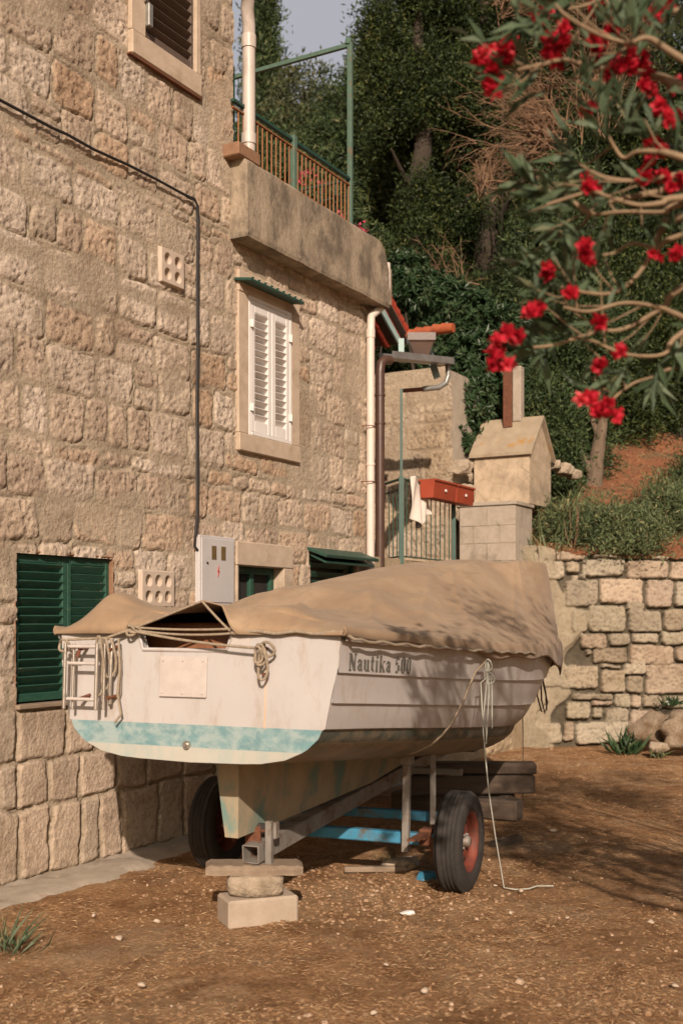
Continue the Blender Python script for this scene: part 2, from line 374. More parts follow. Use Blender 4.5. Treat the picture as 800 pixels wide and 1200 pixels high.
def hill_z(x, y):
    base = 2.15
    d = max(0, y-14.75)
    z = base+(.28 if y > 14.7 else 0)*(1 if x > 2.0 else 0)+.54*min(d, 16)+.25*max(0, min(d-16, 30))
    return z
def y0(x):
    if x < .35: return 13.2
    if x < 2.3: return 11.05+(x-.35)*1.765
    return 14.55
m, t, b = new_mat('red_earth'); vec = objco(t)
n = noise_node(t, 1.7, 8, .7, vec, .5)
c = ramp(t, n.outputs[0], [(.35, (.40,.17,.075)), (.5, (.32,.13,.06)), (.62, (.24,.17,.075)), (.7, (.30,.20,.12))]).outputs[0]
n3 = noise_node(t, 26, 6, .8, vec); k = ramp(t, n3.outputs[0], [(.36, (.5,.48,.45)), (.62, (1.2,1.15,1.1))]); c = mixc(t, 1.0, c, k.outputs[0], 'MULTIPLY')
t.links.new(c, b.inputs['Base Color']); b.inputs['Roughness'].default_value = .97; bump(t, b, n3.outputs[0], 1, .05); M['earth'] = m
cols = sorted(set(list(np.linspace(-30, .34, 24))+list(np.linspace(.35, 2.29, 12))+list(np.linspace(2.3, 12, 70))+list(np.linspace(12.5, 60, 20))))
dd = np.concatenate([np.linspace(0, 12, 70), np.linspace(12.5, 90, 30)]); V = []
for d_ in dd:
    for x in cols:
        y = y0(x)+d_; z = hill_z(x, y)
        if y > 15: z += float((fbm(x, y, .8, 3)-.5)*.5*min(1, (y-15)))+float((fbm(x, y, 4, 8)-.5)*.12)
        V.append((x, y, z))
o = np_mesh('hillside', V, grid_faces(len(cols), len(dd)), M['earth']); tag(o, kind='structure')

# ------------------------------------------------------------------ masonry height fields
def masonry(us, zs, stones, stone_cols, mortar_col, groove=.018, rough=.012, warp=.02, seed=1, cement=None, soft=.010, skew=.05, pitd=.012, crack=0):
    """returns height (outward) and colour arrays for a wall seen face on"""
    U, Zz = np.meshgrid(us, zs); shp = U.shape
    wu = U+(fbm(U, Zz, 7, seed+1, 3)-.5)*2*warp+(fbm(U, Zz, 30, seed+4, 2)-.5)*warp*.6
    wz = Zz+(fbm(U, Zz, 7, seed+2, 3)-.5)*2*warp+(fbm(U, Zz, 30, seed+5, 2)-.5)*warp*.6
    H = np.zeros(shp); C = np.ones(shp+(3,))*np.array(mortar_col)
    C *= (.86+.28*fbm(U, Zz, 5, seed+9, 4))[..., None]
    H += (fbm(U, Zz, 12, seed+12, 3)-.5)*.006-groove
    rg = fbm(U, Zz, 42, seed+21, 2, .6); rl = fbm(U, Zz, 9, seed+22, 2); ck = fbm(U, Zz, 3.5, seed+44, 3)
    du = us[1]-us[0]; dz = zs[1]-zs[0]
    for st in stones:
        u0, u1, z0, z1 = st[:4]; pr = st[4] if len(st) > 4 else 0; ci = st[5] if len(st) > 5 else None; rf = st[6] if len(st) > 6 else 1
        i0 = max(0, int((u0-.08-us[0])/du)); i1 = min(len(us), int((u1+.08-us[0])/du)+1)
        j0 = max(0, int((z0-.08-zs[0])/dz)); j1 = min(len(zs), int((z1+.08-zs[0])/dz)+1)
        if i1 <= i0 or j1 <= j0: continue
        sl = (slice(j0, j1), slice(i0, i1)); a = wu[sl]; c_ = wz[sl]
        cx, cz = (u0+u1)/2, (z0+z1)/2; hx, hz = (u1-u0)/2, (z1-z0)/2; flat = len(st) > 6 and st[6] < 1; rr = min(.018 if flat else .045, hx*.6, hz*.6)
        k1, k2, k3 = [random.uniform(-1, 1)*skew for _ in range(3)]; a0_ = a-cx; c0_ = c_-cz; a_s = (a0_+k1*c0_)*(1+k3*c0_/max(hz, .05)*.6); c_s = c0_+k2*a0_
        qx = np.abs(a_s)-hx+rr; qz = np.abs(c_s)-hz+rr
        sdf = np.hypot(np.maximum(qx, 0), np.maximum(qz, 0))+np.minimum(np.maximum(qx, qz), 0)-rr
        k = np.clip(-sdf/soft, 0, 1); k = k*k*(3-2*k)
        dome = np.clip(-sdf/.05, 0, 1)
        g = rg[sl]; hgt = pr+(g-.5)*2*rough*rf+(rl[sl]-.5)*rough*1.4*rf+dome*(.001 if flat else .0035)
        pits = np.clip((.37-g)/.08, 0, 1)*rf
        hgt -= pits*pitd
        if crack: H[sl] -= crack*np.clip(1-np.abs(sdf-.003)/.010, 0, 1)*np.clip((ck[sl]-.52)/.05, 0, 1)
        H[sl] = H[sl]*(1-k)+hgt*k
        col = np.array(stone_cols[ci if ci is not None else random.randrange(len(stone_cols))])*(.9+.2*random.random())
        cc = col[None, None, :]*(1-.28*pits[..., None])*(.88+.24*rl[sl][..., None])
        C[sl] = C[sl]*(1-k[..., None])+cc*k[..., None]
    if cement is not None:
        cm = np.clip(cement(U, Zz), 0, 1)[..., None]; cc = np.array(mortar_col)*(.85+.3*fbm(U, Zz, 6, seed+33, 5))[..., None]
        C = C*(1-cm)+cc*cm; H = H*(1-cm[..., 0])+(.0+(fbm(U, Zz, 8, seed+35, 4)-.5)*.012)*cm[..., 0]
    return U, Zz, H, C
def courses(u0, u1, z0, z1, hmin, hmax, wmin, wmax, gap, jitter=.02, pr=.006):
    out = []; z = z0
    while z < z1-.05:
        h = random.uniform(hmin, hmax); h = min(h, z1-z); u = u0-random.random()*.3
        while u < u1:
            wd = random.uniform(wmin, wmax)
            if random.random() < .12 and h > .2:
                s_ = random.uniform(.4, .6)*h
                out.append((u+gap/2, u+wd-gap/2, z+gap/2, z+s_-gap/2, random.uniform(-pr, pr)))
                out.append((u+gap/2, u+wd-gap/2, z+s_+gap/2, z+h-gap/2, random.uniform(-pr, pr)))
            else:
                j = random.uniform(-jitter, jitter)
                out.append((u+gap/2, u+wd-gap/2, z+gap/2+j*.5, z+h-gap/2+j*.5, random.uniform(-pr, pr)))
            u += wd
        z += h
    return out

# ------------------------------------------------------------------ house
house = empty('stone_house', HO, (0,0,HROT), 'pale limestone house with green, white and brown louvred shutters and a railed roof terrace', 'house')
AU = HA(273)            # upper storey corner
AC = HA(437)            # corner under the terrace
ZP0, ZP1 = 4.53, 5.13   # parapet
Wopen = {   # openings in the wall: a0, a1, z0, z1
 'left': (HA(20), HA(133), 1.06, 2.0), 'white': (HA(289), HA(339), 3.05, 4.15), 'brown': (HA(168), HA(227), 5.615, 7.0),
 'small': (HA(278), HA(331), 1.30, HZ(300, 664)), 'hopper': (HA(362), HA(418), 1.35, HZ(390, 650))}
STC = [(.47,.375,.29), (.49,.395,.305), (.44,.345,.265), (.475,.36,.265), (.45,.37,.29), (.54,.455,.37), (.46,.335,.235), (.51,.42,.335)]
MORT = (.385,.32,.24)
us = np.arange(-3.1, AC+.004, .0115); zs = np.arange(-.05, 7.4, .0115)
st = []
aL = lambda px: HA(px)
# dressed blocks of the base, measured
for z0_, z1_, bs in ((.02, .44, (-30,22,59,95,117,142,185,215,250,300,350)), (.46, .72, (-50,-2,20,57,93,136,172,214,250,300,340)), (.74, 1.03, (-40,19,77,112,140,180,222,262,300,345))):
    for p0, p1 in zip(bs[:-1], bs[1:]):
        st.append((HA(p0)+.013, HA(p1)-.013, z0_, z1_, .012, random.choice((0,1,4)), .35))
st += [s for s in courses(-3.1, HA(30), .02, 1.03, .25, .33, .25, .4, .03) if s[1] < HA(-28)]
st += [s for s in courses(HA(345), AC, .02, 1.03, .2, .3, .2, .4, .03) if s[0] > HA(345)]
st += courses(-3.1, AC, 1.05, 2.72, .22, .30, .22, .48, .022, .03)
st += courses(-3.1, AC, 2.74, 4.55, .24, .33, .20, .48, .028, .04)
st += courses(-3.1, AU, 4.57, 7.4, .24, .33, .20, .48, .030, .05)
def cement_h(U, Zz):
    n = fbm(U, Zz, 2.6, 77, 5); k = np.clip((n-.575)/.05, 0, 1)*(Zz > 1.06)*.8
    # long smeared seams left by repointing, and the seam between the two building phases
    k = np.maximum(k, np.clip(1-np.abs(U-(HA(273)+.04*(fbm(U, Zz, 2, 3)-.5)))/.03, 0, 1)*.9*(Zz < 4.5)*(Zz > 2.4))
    d = np.abs(Zz-(3.82+(U-HA(0))*.0+.10*(fbm(U, Zz, 1.2, 13)-.5))); k = np.maximum(k, np.clip(1.6-d/.045, 0, 1)*(U < 1.5))
    return k*.9
U, Zz, Hh, Cc = masonry(us, zs, st, STC, MORT, groove=.006, rough=.0055, warp=.020, seed=20, cement=cement_h, soft=.010, skew=.07, pitd=.006, crack=.015)
# quieter dressed quoins on the upper corner
V = np.stack([U, -Hh, Zz], -1).reshape(-1, 3); nx, ny = len(us), len(zs); Fq = grid_faces(nx, ny)
cx = (U.ravel()[Fq[:, 0]]+U.ravel()[Fq[:, 2]])/2; cz = (Zz.ravel()[Fq[:, 0]]+Zz.ravel()[Fq[:, 2]])/2
keep = ~((cx > AU) & (cz > ZP0+.25))
for a0, a1, z0_, z1_ in Wopen.values(): keep &= ~((cx > a0) & (cx < a1) & (cz > z0_) & (cz < z1_))
np_mesh('wall', V, Fq[keep], M['stone'], house, colors=Cc.reshape(-1, 3))
# the rest of the house body: returns, roof slab, terrace slab
mb = MB()
mb.box((AU/2-1.6, 3.03, 3.7), (AU+3.19, 5.8, 7.38)); mb.box(((AU+AC)/2, 3.03, 2.5), (AC-AU-.02, 5.8, 4.98))
mb2 = mb  # core set well behind the face so reveals stay open
core = MB()
core.box(((AU-3.1)/2, 3.2, 3.7), (AU+3.1, 5.8, 7.4)); core.box(((AU+AC)/2+.002, 3.2, 2.45), (AC-AU, 5.8, 4.9))
core.box(((AU-3.1)/2, .16, 7.38), (AU+3.1, .3, .04))
core.box((AU-.02, .155, 6.25), (.04, .29, 2.2)); core.box((AC-.02, .155, 2.5), (.04, .29, 5.0)); core.box((-3.08, .155, 3.7), (.04, .29, 7.3))
core.build('side_wall', M['plain_concrete'], house)

def surround(name, a0, a1, z0_, z1_, depth, w_=(.1,.1,.1,.1), proud=.02, mat='frame_stone'):
    """stone frame: left, right, top, bottom margins; reveals go in by depth"""
    mb = MB(); l, r, tp, bt = w_; y0_, y1_ = -proud, depth; ym = (y0_+y1_)/2; dy = y1_-y0_
    if l: mb.box((a0-l/2, ym, (z0_+z1_)/2), (l, dy, z1_-z0_), bev=.006)
    if r: mb.box((a1+r/2, ym, (z0_+z1_)/2), (r, dy, z1_-z0_), bev=.006)
    if tp: mb.box(((a0+a1-l+r)/2, ym-.002, z1_+tp/2), (a1-a0+l+r, dy+.004, tp), bev=.008)
    if bt: mb.box(((a0+a1-l+r)/2, ym-.005, z0_-bt/2), (a1-a0+l+r, dy+.01, bt), bev=.008)
    return mb.build(name, M[mat], house)
def louvre_leaf(a0, a1, z0_, z1_, y, mat, nsl, fw=.05, fb=None, th=.035, tilt=35, blade=.045, split=None, broken=()):
    mb = MB(); fb = fb or fw; W = a1-a0
    mb.box((a0+fw/2, y, (z0_+z1_)/2), (fw, th, z1_-z0_), bev=.004); mb.box((a1-fw/2, y, (z0_+z1_)/2), (fw, th, z1_-z0_), bev=.004)
    mb.box(((a0+a1)/2, y, z1_-fb/2), (W-2*fw, th-.003, fb), bev=.003); mb.box(((a0+a1)/2, y, z0_+fb/2), (W-2*fw, th-.003, fb), bev=.003)
    zz0, zz1 = z0_+fb, z1_-fb
    for i in range(nsl):
        z = zz0+(i+.5)/nsl*(zz1-zz0); a = tilt+random.uniform(-2.5, 2.5)+(18 if i in broken else 0)
        mb.box(((a0+a1)/2, y, z), (W-2*fw+.004, .010, blade), Matrix.Rotation(R(a), 4, 'X') @ Matrix.Rotation(R(random.uniform(-.5,.5)), 4, 'Y'))
    return mb
def hinges(mb, a, zl, y):
    for z in zl: mb.box((a, y, z), (.035, .012, .06), bev=.003); mb.tube([(a, y-.01, z-.03), (a, y-.01, z+.03)], .008)
# lower left green shutters
a0, a1, z0_, z1_ = Wopen['left']; am = HA(84)
surround('window_reveal', a0, a1, z0_, z1_, .16, (.012,.012,.018,.0), proud=-.004, mat='terracotta')
ws = empty('window', ((a0+a1)/2, 0, z0_)); ws.parent = house; ws['label'] = 'green wooden louvred shutters of the lower left window'
Lc = (a0+a1)/2
def leafobj(mb, parent, mat, oz, name='shutter'):
    mb.v = [(x-Lc_, y, z-oz) for x, y, z in mb.v]; return mb.build(name, mat, parent)
Lc_ = Lc
mb = louvre_leaf(a0+.004, am-.002, z0_+.03, z1_-.004, .05, None, 15, .045, .05, blade=.06, tilt=40); hinges(mb, a0+.0, (z0_+.25, z1_-.25), .03); leafobj(mb, ws, M['green_paint'], z0_)
mb = louvre_leaf(am+.002, a1-.004, z0_+.03, z1_-.004, .052, None, 15, .035, .05, blade=.052, tilt=28); hinges(mb, a1-.0, (z0_+.3, z1_-.27), .03); leafobj(mb, ws, M['green_paint'], z0_)
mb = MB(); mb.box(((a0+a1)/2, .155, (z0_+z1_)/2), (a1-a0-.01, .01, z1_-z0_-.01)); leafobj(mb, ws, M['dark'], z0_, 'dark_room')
mb = MB(); mb.box(((a0+a1)/2, .02, z0_+.004), (a1-a0+.02, .10, .030), bev=.006); leafobj(mb, ws, M['plank'], z0_, 'sill')
# white window
a0, a1, z0_, z1_ = Wopen['white']; Lc_ = (a0+a1)/2
surround('window_surround', a0, a1, z0_, z1_, .15, (HA(289)-HA(277), .13, .17, .14), proud=.022)
ws = empty('window', (Lc_, 0, z0_)); ws.parent = house; ws['label'] = 'white louvred shutters of the tall upper window'
am = (a0+a1)/2+.015
mb = MB()
for x in (a0+.014, a1-.014): mb.box((x, .0, (z0_+z1_)/2), (.028, .05, z1_-z0_), bev=.003)
mb.box((Lc_, .0, z1_-.014), (a1-a0-.056, .048, .028), bev=.003); mb.box((Lc_, -.004, z0_+.014), (a1-a0-.056, .05, .028), bev=.003)
leafobj(mb, ws, M['white_paint'], z0_, 'window_frame')
for q0, q1 in ((a0+.03, am-.002), (am+.002, a1-.03)):
    mb = louvre_leaf(q0, q1, z0_+.03, z1_-.03, .0, None, 15, .055, .09, blade=.062, tilt=40, th=.045)
    hinges(mb, q0+.0 if q0 < am-.1 else q1, (z0_+.22, z1_-.22), -.03); leafobj(mb, ws, M['white_paint'], z0_)
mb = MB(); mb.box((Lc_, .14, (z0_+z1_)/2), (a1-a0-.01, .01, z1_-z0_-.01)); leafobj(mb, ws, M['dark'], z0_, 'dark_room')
mb = MB(); mb.box((HA(283)+.30, -.075, z1_+.075), (.80, .15, .022), Matrix.Rotation(R(9), 4, 'X'), .003)
for x in np.linspace(HA(283)-.05, HA(283)+.66, 9): mb.box((x, -.14, z1_+.085), (.012, .02, .012))
mb.build('window_awning', M['dark_green'], house)
# brown window at the top
a0, a1, z0_, z1_ = Wopen['brown']; Lc_ = (a0+a1)/2
surround('window_surround', a0, a1, z0_, z1_, .15, (HA(168)-HA(151), .06, .14, .165), proud=.025)
mb = MB(); mb.box((Lc_-.05, -.012, z0_-.172), (a1-a0+.24, .03, .012)); mb.build('sill_edge', M['rust'], house)
ws = empty('window', (Lc_, 0, z0_)); ws.parent = house; ws['label'] = 'dark brown louvred shutters of the highest window'
am = Lc_
for q0, q1 in ((a0+.03, a1-.004),):
    mb = louvre_leaf(q0, q1, z0_+.02, z1_-.01, .02, None, 17, .03, .05, blade=.062, tilt=48, th=.04); leafobj(mb, ws, M['brown_wood'], z0_)
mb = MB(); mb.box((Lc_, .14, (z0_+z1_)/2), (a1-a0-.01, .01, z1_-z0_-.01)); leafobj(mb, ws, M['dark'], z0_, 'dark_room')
mb = MB(); mb.box((a0+.02, -.03, z0_+.16), (.05, .05, .16), bev=.006); mb.tube([(a0-.05, -.05, z0_+.26), (a0+.05, -.03, z0_+.24)], .008); leafobj(mb, ws, M['zinc'], z0_, 'shutter_catch')
# small green window beside the meter box
a0, a1, z0_, z1_ = Wopen['small']; Lc_ = (a0+a1)/2
surround('window_surround', a0, a1, z0_, z1_, .2, (.03, .14, .19, .0), proud=.016)
ws = empty('window', (Lc_, 0, z0_)); ws.parent = house; ws['label'] = 'small recessed green casement beside the meter box'
mb = MB()
for x in (a0+.03, (a0+a1)/2, a1-.03): mb.box((x, .10, (z0_+z1_)/2), (.055, .035, z1_-z0_), bev=.004)
for z in (z1_-.03, z0_+.03): mb.box((Lc_, .101, z), (a1-a0, .032, .055), bev=.004)
leafobj(mb, ws, M['green_paint'], z0_, 'window_frame')
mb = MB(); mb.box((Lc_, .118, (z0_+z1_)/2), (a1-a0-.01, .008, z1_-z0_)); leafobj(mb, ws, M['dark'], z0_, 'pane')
# hopper window with raised slatted shutter
a0, a1, z0_, z1_ = Wopen['hopper']; Lc_ = (a0+a1)/2
surround('window_surround', a0, a1, z0_, z1_, .15, (.03, .03, .05, .0), proud=.004)
ws = empty('window', (Lc_, 0, z0_)); ws.parent = house; ws['label'] = 'green shutter propped out at an angle over a low window'
mb = louvre_leaf(a0+.004, a1-.004, z0_, z1_-.01, .05, None, 9, .04, .05, blade=.05, tilt=30); leafobj(mb, ws, M['green_paint'], z0_)
mb = MB(); mb.box((Lc_+.02, -.09, z1_-.0), (a1-a0+.10, .22, .028), Matrix.Rotation(R(20), 4, 'X'), .004)
mb.box((Lc_+.02, -.085, z1_-.055), (a1-a0+.02, .17, .018), Matrix.Rotation(R(24), 4, 'X'), .003); leafobj(mb, ws, M['dark_green'], z0_, 'propped_flap')
# vent plaques
def plaque(pa0, pa1, pz0, pz1, nx_, nz_, lab):
    W, Hh_ = pa1-pa0, pz1-pz0; cx_, cz_ = (pa0+pa1)/2, (pz0+pz1)/2; us_ = np.linspace(pa0, pa1, 60); zs_ = np.linspace(pz0, pz1, 60)
    U_, Z_ = np.meshgrid(us_, zs_); y = np.full(U_.shape, -.030)
    for i in range(nx_):
        for j in range(nz_):
            hx = pa0+W*(i+.5+.08*(0))/nx_*.84+W*.08; hz = pz0+Hh_*((j+.5)/nz_*.84+.08)
            d_ = np.hypot((U_-hx)/(W/nx_*.23), (Z_-hz)/(Hh_/nz_*.27)); y += .05*np.clip((1.12-d_)/.15, 0, 1)
    b_ = np.minimum(np.minimum(U_-pa0, pa1-U_), np.minimum(Z_-pz0, pz1-Z_)); y += .03*np.clip(1-b_/.008, 0, 1)
    np_mesh('vent_plaque', np.stack([U_, y, Z_], -1).reshape(-1, 3), grid_faces(60, 60), M['vent'], house)['label'] = lab
plaque(HA(185), HA(213), HZ(199, 336), HZ(199, 294), 2, 2, 'small cast vent plaque with four holes')
plaque(HA(162), HA(202), HZ(180, 712), HZ(180, 668), 3, 2, 'wider cast vent plaque with six oval holes')
# meter box
ma0, ma1 = HA(234, .045), HA(275, .045); mz0, mz1 = 1.70, HZ(250, 628, .045); mx = (ma0+ma1)/2
mbx = empty('meter_box', (mx, 0, mz0)); mbx.parent = house
mb = MB(); mb.box((0, -.022, (mz1-mz0)/2), (ma1-ma0, .044, mz1-mz0), bev=.005); mb.build('cabinet', M['meter'], mbx)
mb = MB(); mb.box((0, -.047, (mz1-mz0)/2), (ma1-ma0-.04, .008, mz1-mz0-.04), bev=.003); mb.build('door', M['meter'], mbx)
for x in (-.055, .065):
    mb = MB(); mb.box((x, -.053, mz1-mz0-.125), (.055, .006, .10)); mb.build('pane', M['meter_glass'], mbx)
mb = MB(); q = mz1-mz0-.265
mb.prism([(.008,q+.045),(-.012,q-.002),(.002,q+.002),(-.006,q-.045),(.016,q+.008),(.002,q+.006)], -.055, -.050); mb.build('warning_mark', M['red_mark'], mbx)
mb = MB(); mb.tube([(-.14, -.048, q+.06), (-.14, -.060, q+.06)], .008); mb.build('lock', M['dark'], mbx)
# cable
def hl(px, py, out): return Vector((HA(px, out), -out, HZ(px, py, out)))
pts = [(-60,88),(0,117),(30,133),(62,150),(80,158),(110,175),(150,193),(185,211),(218,229),(228,233),(231,240),(231.5,260),(231,330),(231.5,400),(230.5,470),(231,540),(231,600),(229,625),(228,640),(232,645)]
mb = MB(); mb.tube([hl(x, y, .03) for x, y in pts], .0095, 6)
mb.tube([hl(x+1.3, y+2.0, .03) for x, y in pts[8:-2]], .008, 6); mb.build('cable', M['cable'], house)
# parapet with rounded far end
def rounded_parapet():
    mb = MB(); n = 26; L0, L1 = AU-.04, AC+.02; out0 = .16
    rows = []
    for i in range(n+1):
        tt = i/n; a = L0+(L1-L0)*tt
        zt = ZP1
        if a > L1-.22: q = (a-(L1-.22))/.22; zt = ZP1-.22+.22*math.sqrt(max(0, 1-q*q))
        jt = (fbm(a, 0, 6, 61)-.5)*.02; zt += float(jt); zb = ZP0+float((fbm(a, 3, 7, 62)-.5)*.016)
        oo_ = out0+float((fbm(a, 9, 5, 63)-.5)*.014)
        rows.append([(a, -oo_+.0, zb), (a, -oo_-.006, zb+.03), (a, -oo_-.004, (zb+zt)/2), (a, -oo_, zt-.03), (a, -oo_+.03, zt), (a, .12, zt), (a, .12, zb)])
    vs = [p for r_ in rows for p in r_]; k = 7; fs = []
    for i in range(n):
        for j in range(k): j2 = (j+1) % k; fs.append((i*k+j, i*k+j2, (i+1)*k+j2, (i+1)*k+j))
    fs += [tuple(range(k)), tuple(range(n*k, n*k+k))[::-1]]
    mb.add(vs, fs, False); return mb
rounded_parapet().build('terrace_parapet', M['concrete'], house)
mb = MB(); mb.box((AC+.17, .12, ZP0+.27), (.28, .35, .40), bev=.03); mb.build('parapet_return', M['concrete'], house)
mb = MB(); mb.box(((AU+AC)/2, 2.9, 4.96), (AC-AU-.1, 5.4, .1)); mb.build('terrace_slab', M['plain_concrete'], house)
mb = MB(); mb.box((HA(287,.1), -.06, ZP1+.045), (.30, .17, .10), bev=.008); mb.build('tile_block', M['terracotta'], house)
# railing
rail = empty('terrace_railing', (AU+.1, .0, ZP1)); rail.parent = house
ra = AU+.1; yr = -.03; ae = HA(410, .03); zt = ZP1+.46
def rl(name, mb, mat):
    mb.v = [(x-ra, y, z-ZP1) for x, y, z in mb.v]; return mb.build(name, M[mat], rail)
mb = MB(); mb.bar((AU-.05, yr, zt), (ae, yr, zt), .035, .022); rl('handrail', mb, 'dark_green')
mb = MB(); mb.bar((AU-.05, yr, zt-.055), (ae, yr, zt-.055), .025, .012); rl('rail', mb, 'rust_green')
mb = MB(); mb.bar((AU-.05, yr, ZP1+.06), (ae, yr, ZP1+.06), .025, .012); rl('rail', mb, 'rust_green')
nb = 27
for i in range(nb):
    a = AU+.03+(ae-AU-.06)*i/(nb-1)
    mb = MB(); mb.tube([(a+random.uniform(-.006,.006), yr, ZP1-.01), (a, yr, zt-.05)], .0075, 6); rl('baluster', mb, 'rust_green')
mb = MB(); am = HA(343, .03); mb.box((am, yr-.01, ZP1+.24), (.05, .04, .52), bev=.003); rl('post', mb, 'pale_green')
zpt = HZ(410, 50, .03); mb = MB(); mb.box((ae, yr, (zpt+ZP1-.25)/2), (.042, .042, zpt-ZP1+.25), bev=.003); rl('tall_post', mb, 'pale_green')
mb = MB(); mb.bar((ae, yr, zpt-.02), (ae, 2.6, zpt-.02), .035, .035); mb.bar((ae, yr-.02, zpt-.0), (ae, yr+.03, zpt+.02), .06, .05); rl('pergola_bar', mb, 'pale_green')
# far side railing and pergola struts of the terrace
mb = MB(); mb.bar((ae, yr, zt), (ae, 2.6, zt), .03, .02); mb.bar((ae, yr, zt-.14), (ae, 2.6, zt-.14), .02, .012)
for i in range(16): mb.tube([(ae, .12+i*.155, ZP1-.05), (ae, .12+i*.155, zt)], .007, 5)
rl('side_rail', mb, 'dark_green')
mb = MB(); mb.bar((AU+.06, .02, 6.9), (AU+.55, .9, 5.35), .03, .03); mb.bar((AU+.02, .06, 7.3), (AU+.02, .06, 6.2), .035, .035); mb.bar((AU+.0, .06, 6.3), (AU+.45, .4, 5.3), .03, .03)
mb.bar((AU+.05, .05, 5.9), (AU+.05, .05, 5.1), .04, .04); rl('pergola_strut', mb, 'dark_green')
# downpipes
def pipe(pts, r, mat, name='downpipe', collars=(), nseg=14):
    mb = MB(); mb.tube(pts, r, nseg)
    for c0, c1 in collars: mb.tube([c0, c1], r*1.15, nseg)
    return mb.build(name, M[mat], house)
o_ = .05; ax = HA(291.5, .05)
pipe([(AU-.22, -.15, 6.62), (AU-.06, -.13, 6.50), (AU+.05, -.11, 6.42), (ax-.05, -.07, 6.35), (ax, -.05, 6.24), (ax, -.05, 6.0), (ax, -.05, ZP1+.09)], .052, 'pvc',
     collars=(((ax, -.05, 6.16), (ax, -.05, 6.06)), ((AU+.0, -.12, 6.46), (AU+.04, -.113, 6.43)), ((ax, -.05, ZP1+.26), (ax, -.05, ZP1+.18))))
mb = MB(); mb.tube([(AU-.30, -.17, 6.66), (AU-.04, -.17, 6.64)], .06, 12); mb.build('gutter', M['zinc'], house)
axx = HA(434, .06)
pipe([(AC+.10, -.09, ZP1-.15), (AC+.09, -.10, 4.75), (AC+.02, -.08, 4.55), (axx, -.065, 4.42), (axx, -.06, 4.2), (axx, -.06, 1.2)], .038, 'white_pipe',
     collars=(((axx, -.06, 3.05), (axx, -.06, 3.03)), ((axx, -.06, 4.3), (axx, -.06, 4.22))))
for z in (HZ(434, 500, .06), HZ(434, 565, .06)):
    mb = MB(); mb.tube([(axx-.08, 0, z), (axx-.06, -.10, z), (axx+.03, -.11, z), (axx+.055, -.03, z)], .005, 5); mb.build('pipe_clip', M['rust'], house)
bx = HA(445, -.02)
gut_z = HZ(450, 424, -.02)
pipe([(bx, .02, 1.6), (bx, .02, gut_z-.12), (bx+.01, .015, gut_z-.03), (bx+.05, .0, gut_z+.01), (bx+.14, -.02, gut_z+.02)], .045, 'brown_pipe',
     collars=(((bx, .02, gut_z-.35), (bx, .02, gut_z-.33)), ((bx, .02, gut_z-.62), (bx, .02, gut_z-.60))))

# ------------------------------------------------------------------ retaining wall (traced stones, dry laid)
WY = 14.4; kx = WY/F
def rz(x0, y0_, x1, y1_):     # region-7 coordinates -> wall metres
    p = [x0*.3+560, y0_*.3+600, x1*.3+560, y1_*.3+600]
    return ((p[0]-CX)*kx, (p[2]-CX)*kx, HC+(HY-p[3])*kx, HC+(HY-p[1])*kx)
tr = [(150,80,225,180),(225,70,270,120),(230,130,280,185),(272,112,420,188),(345,192,400,240),(405,182,573,250),(577,187,745,260),(750,192,860,265),(450,163,560,180),(562,143,640,180),(650,112,745,160),(750,100,840,185),(430,125,560,160),(640,165,745,185),
 (365,247,393,275),(397,242,425,262),(340,264,470,368),(477,259,645,358),(656,264,762,372),(768,270,880,368),(582,349,650,386),(367,379,428,468),(432,364,578,468),(588,382,718,470),(726,377,880,463),
 (400,474,503,533),(510,474,597,522),(603,474,707,512),(715,467,900,520),(448,530,588,590),(592,519,766,596),(772,527,900,585),(420,533,446,558),(482,595,560,611),(567,588,660,635),
 (345,597,472,690),(480,616,576,706),(580,640,645,706),(655,592,830,710),(370,708,528,736),(320,655,378,690),(345,740,440,808),(446,738,526,758),(446,763,488,806),(494,766,588,848),(530,709,598,766),(598,714,638,768),(643,714,718,763),(722,717,830,768),
 (380,816,588,905),(180,822,328,905),(333,818,378,898),(592,775,700,905),(704,772,860,905),(150,185,230,262),(232,190,340,262),(835,592,960,712),(835,717,960,905)]
st2 = [(*rz(*r_), random.uniform(-.012,.018)) for r_ in tr]
xr = max(s[1] for s in st2)
st2 += courses(xr+.01, 9, .0, 2.5, .16, .32, .22, .55, .025, .02, .015)
st2 += [s for s in courses(2.15, 3.4, .0, 2.42, .2, .3, .25, .5, .03) if s[1] < rz(345,0,346,1)[0]-.0 and s[2] > 0.55]
us2 = np.arange(2.22, 9, .014); zs2 = np.arange(-.05, 2.62, .014)
def cem2(U, Zz):
    e = 2.86+.50*(fbm(U, Zz, 1.3, 91, 4)-.5)*2-.12*np.clip(Zz-1.2, 0, 2); return np.clip((e-U)/.12, 0, 1)*(.55+.45*(fbm(U, Zz, 2.6, 92, 3) > .42))
U2, Z2, H2, C2 = masonry(us2, zs2, st2, [(.31,.27,.20),(.34,.295,.225),(.28,.24,.18),(.35,.28,.21),(.32,.28,.215),(.29,.24,.175),(.33,.265,.205)], (.27,.23,.165), groove=.085, rough=.009, warp=.014, seed=60, cement=cem2, soft=.013, skew=.06)
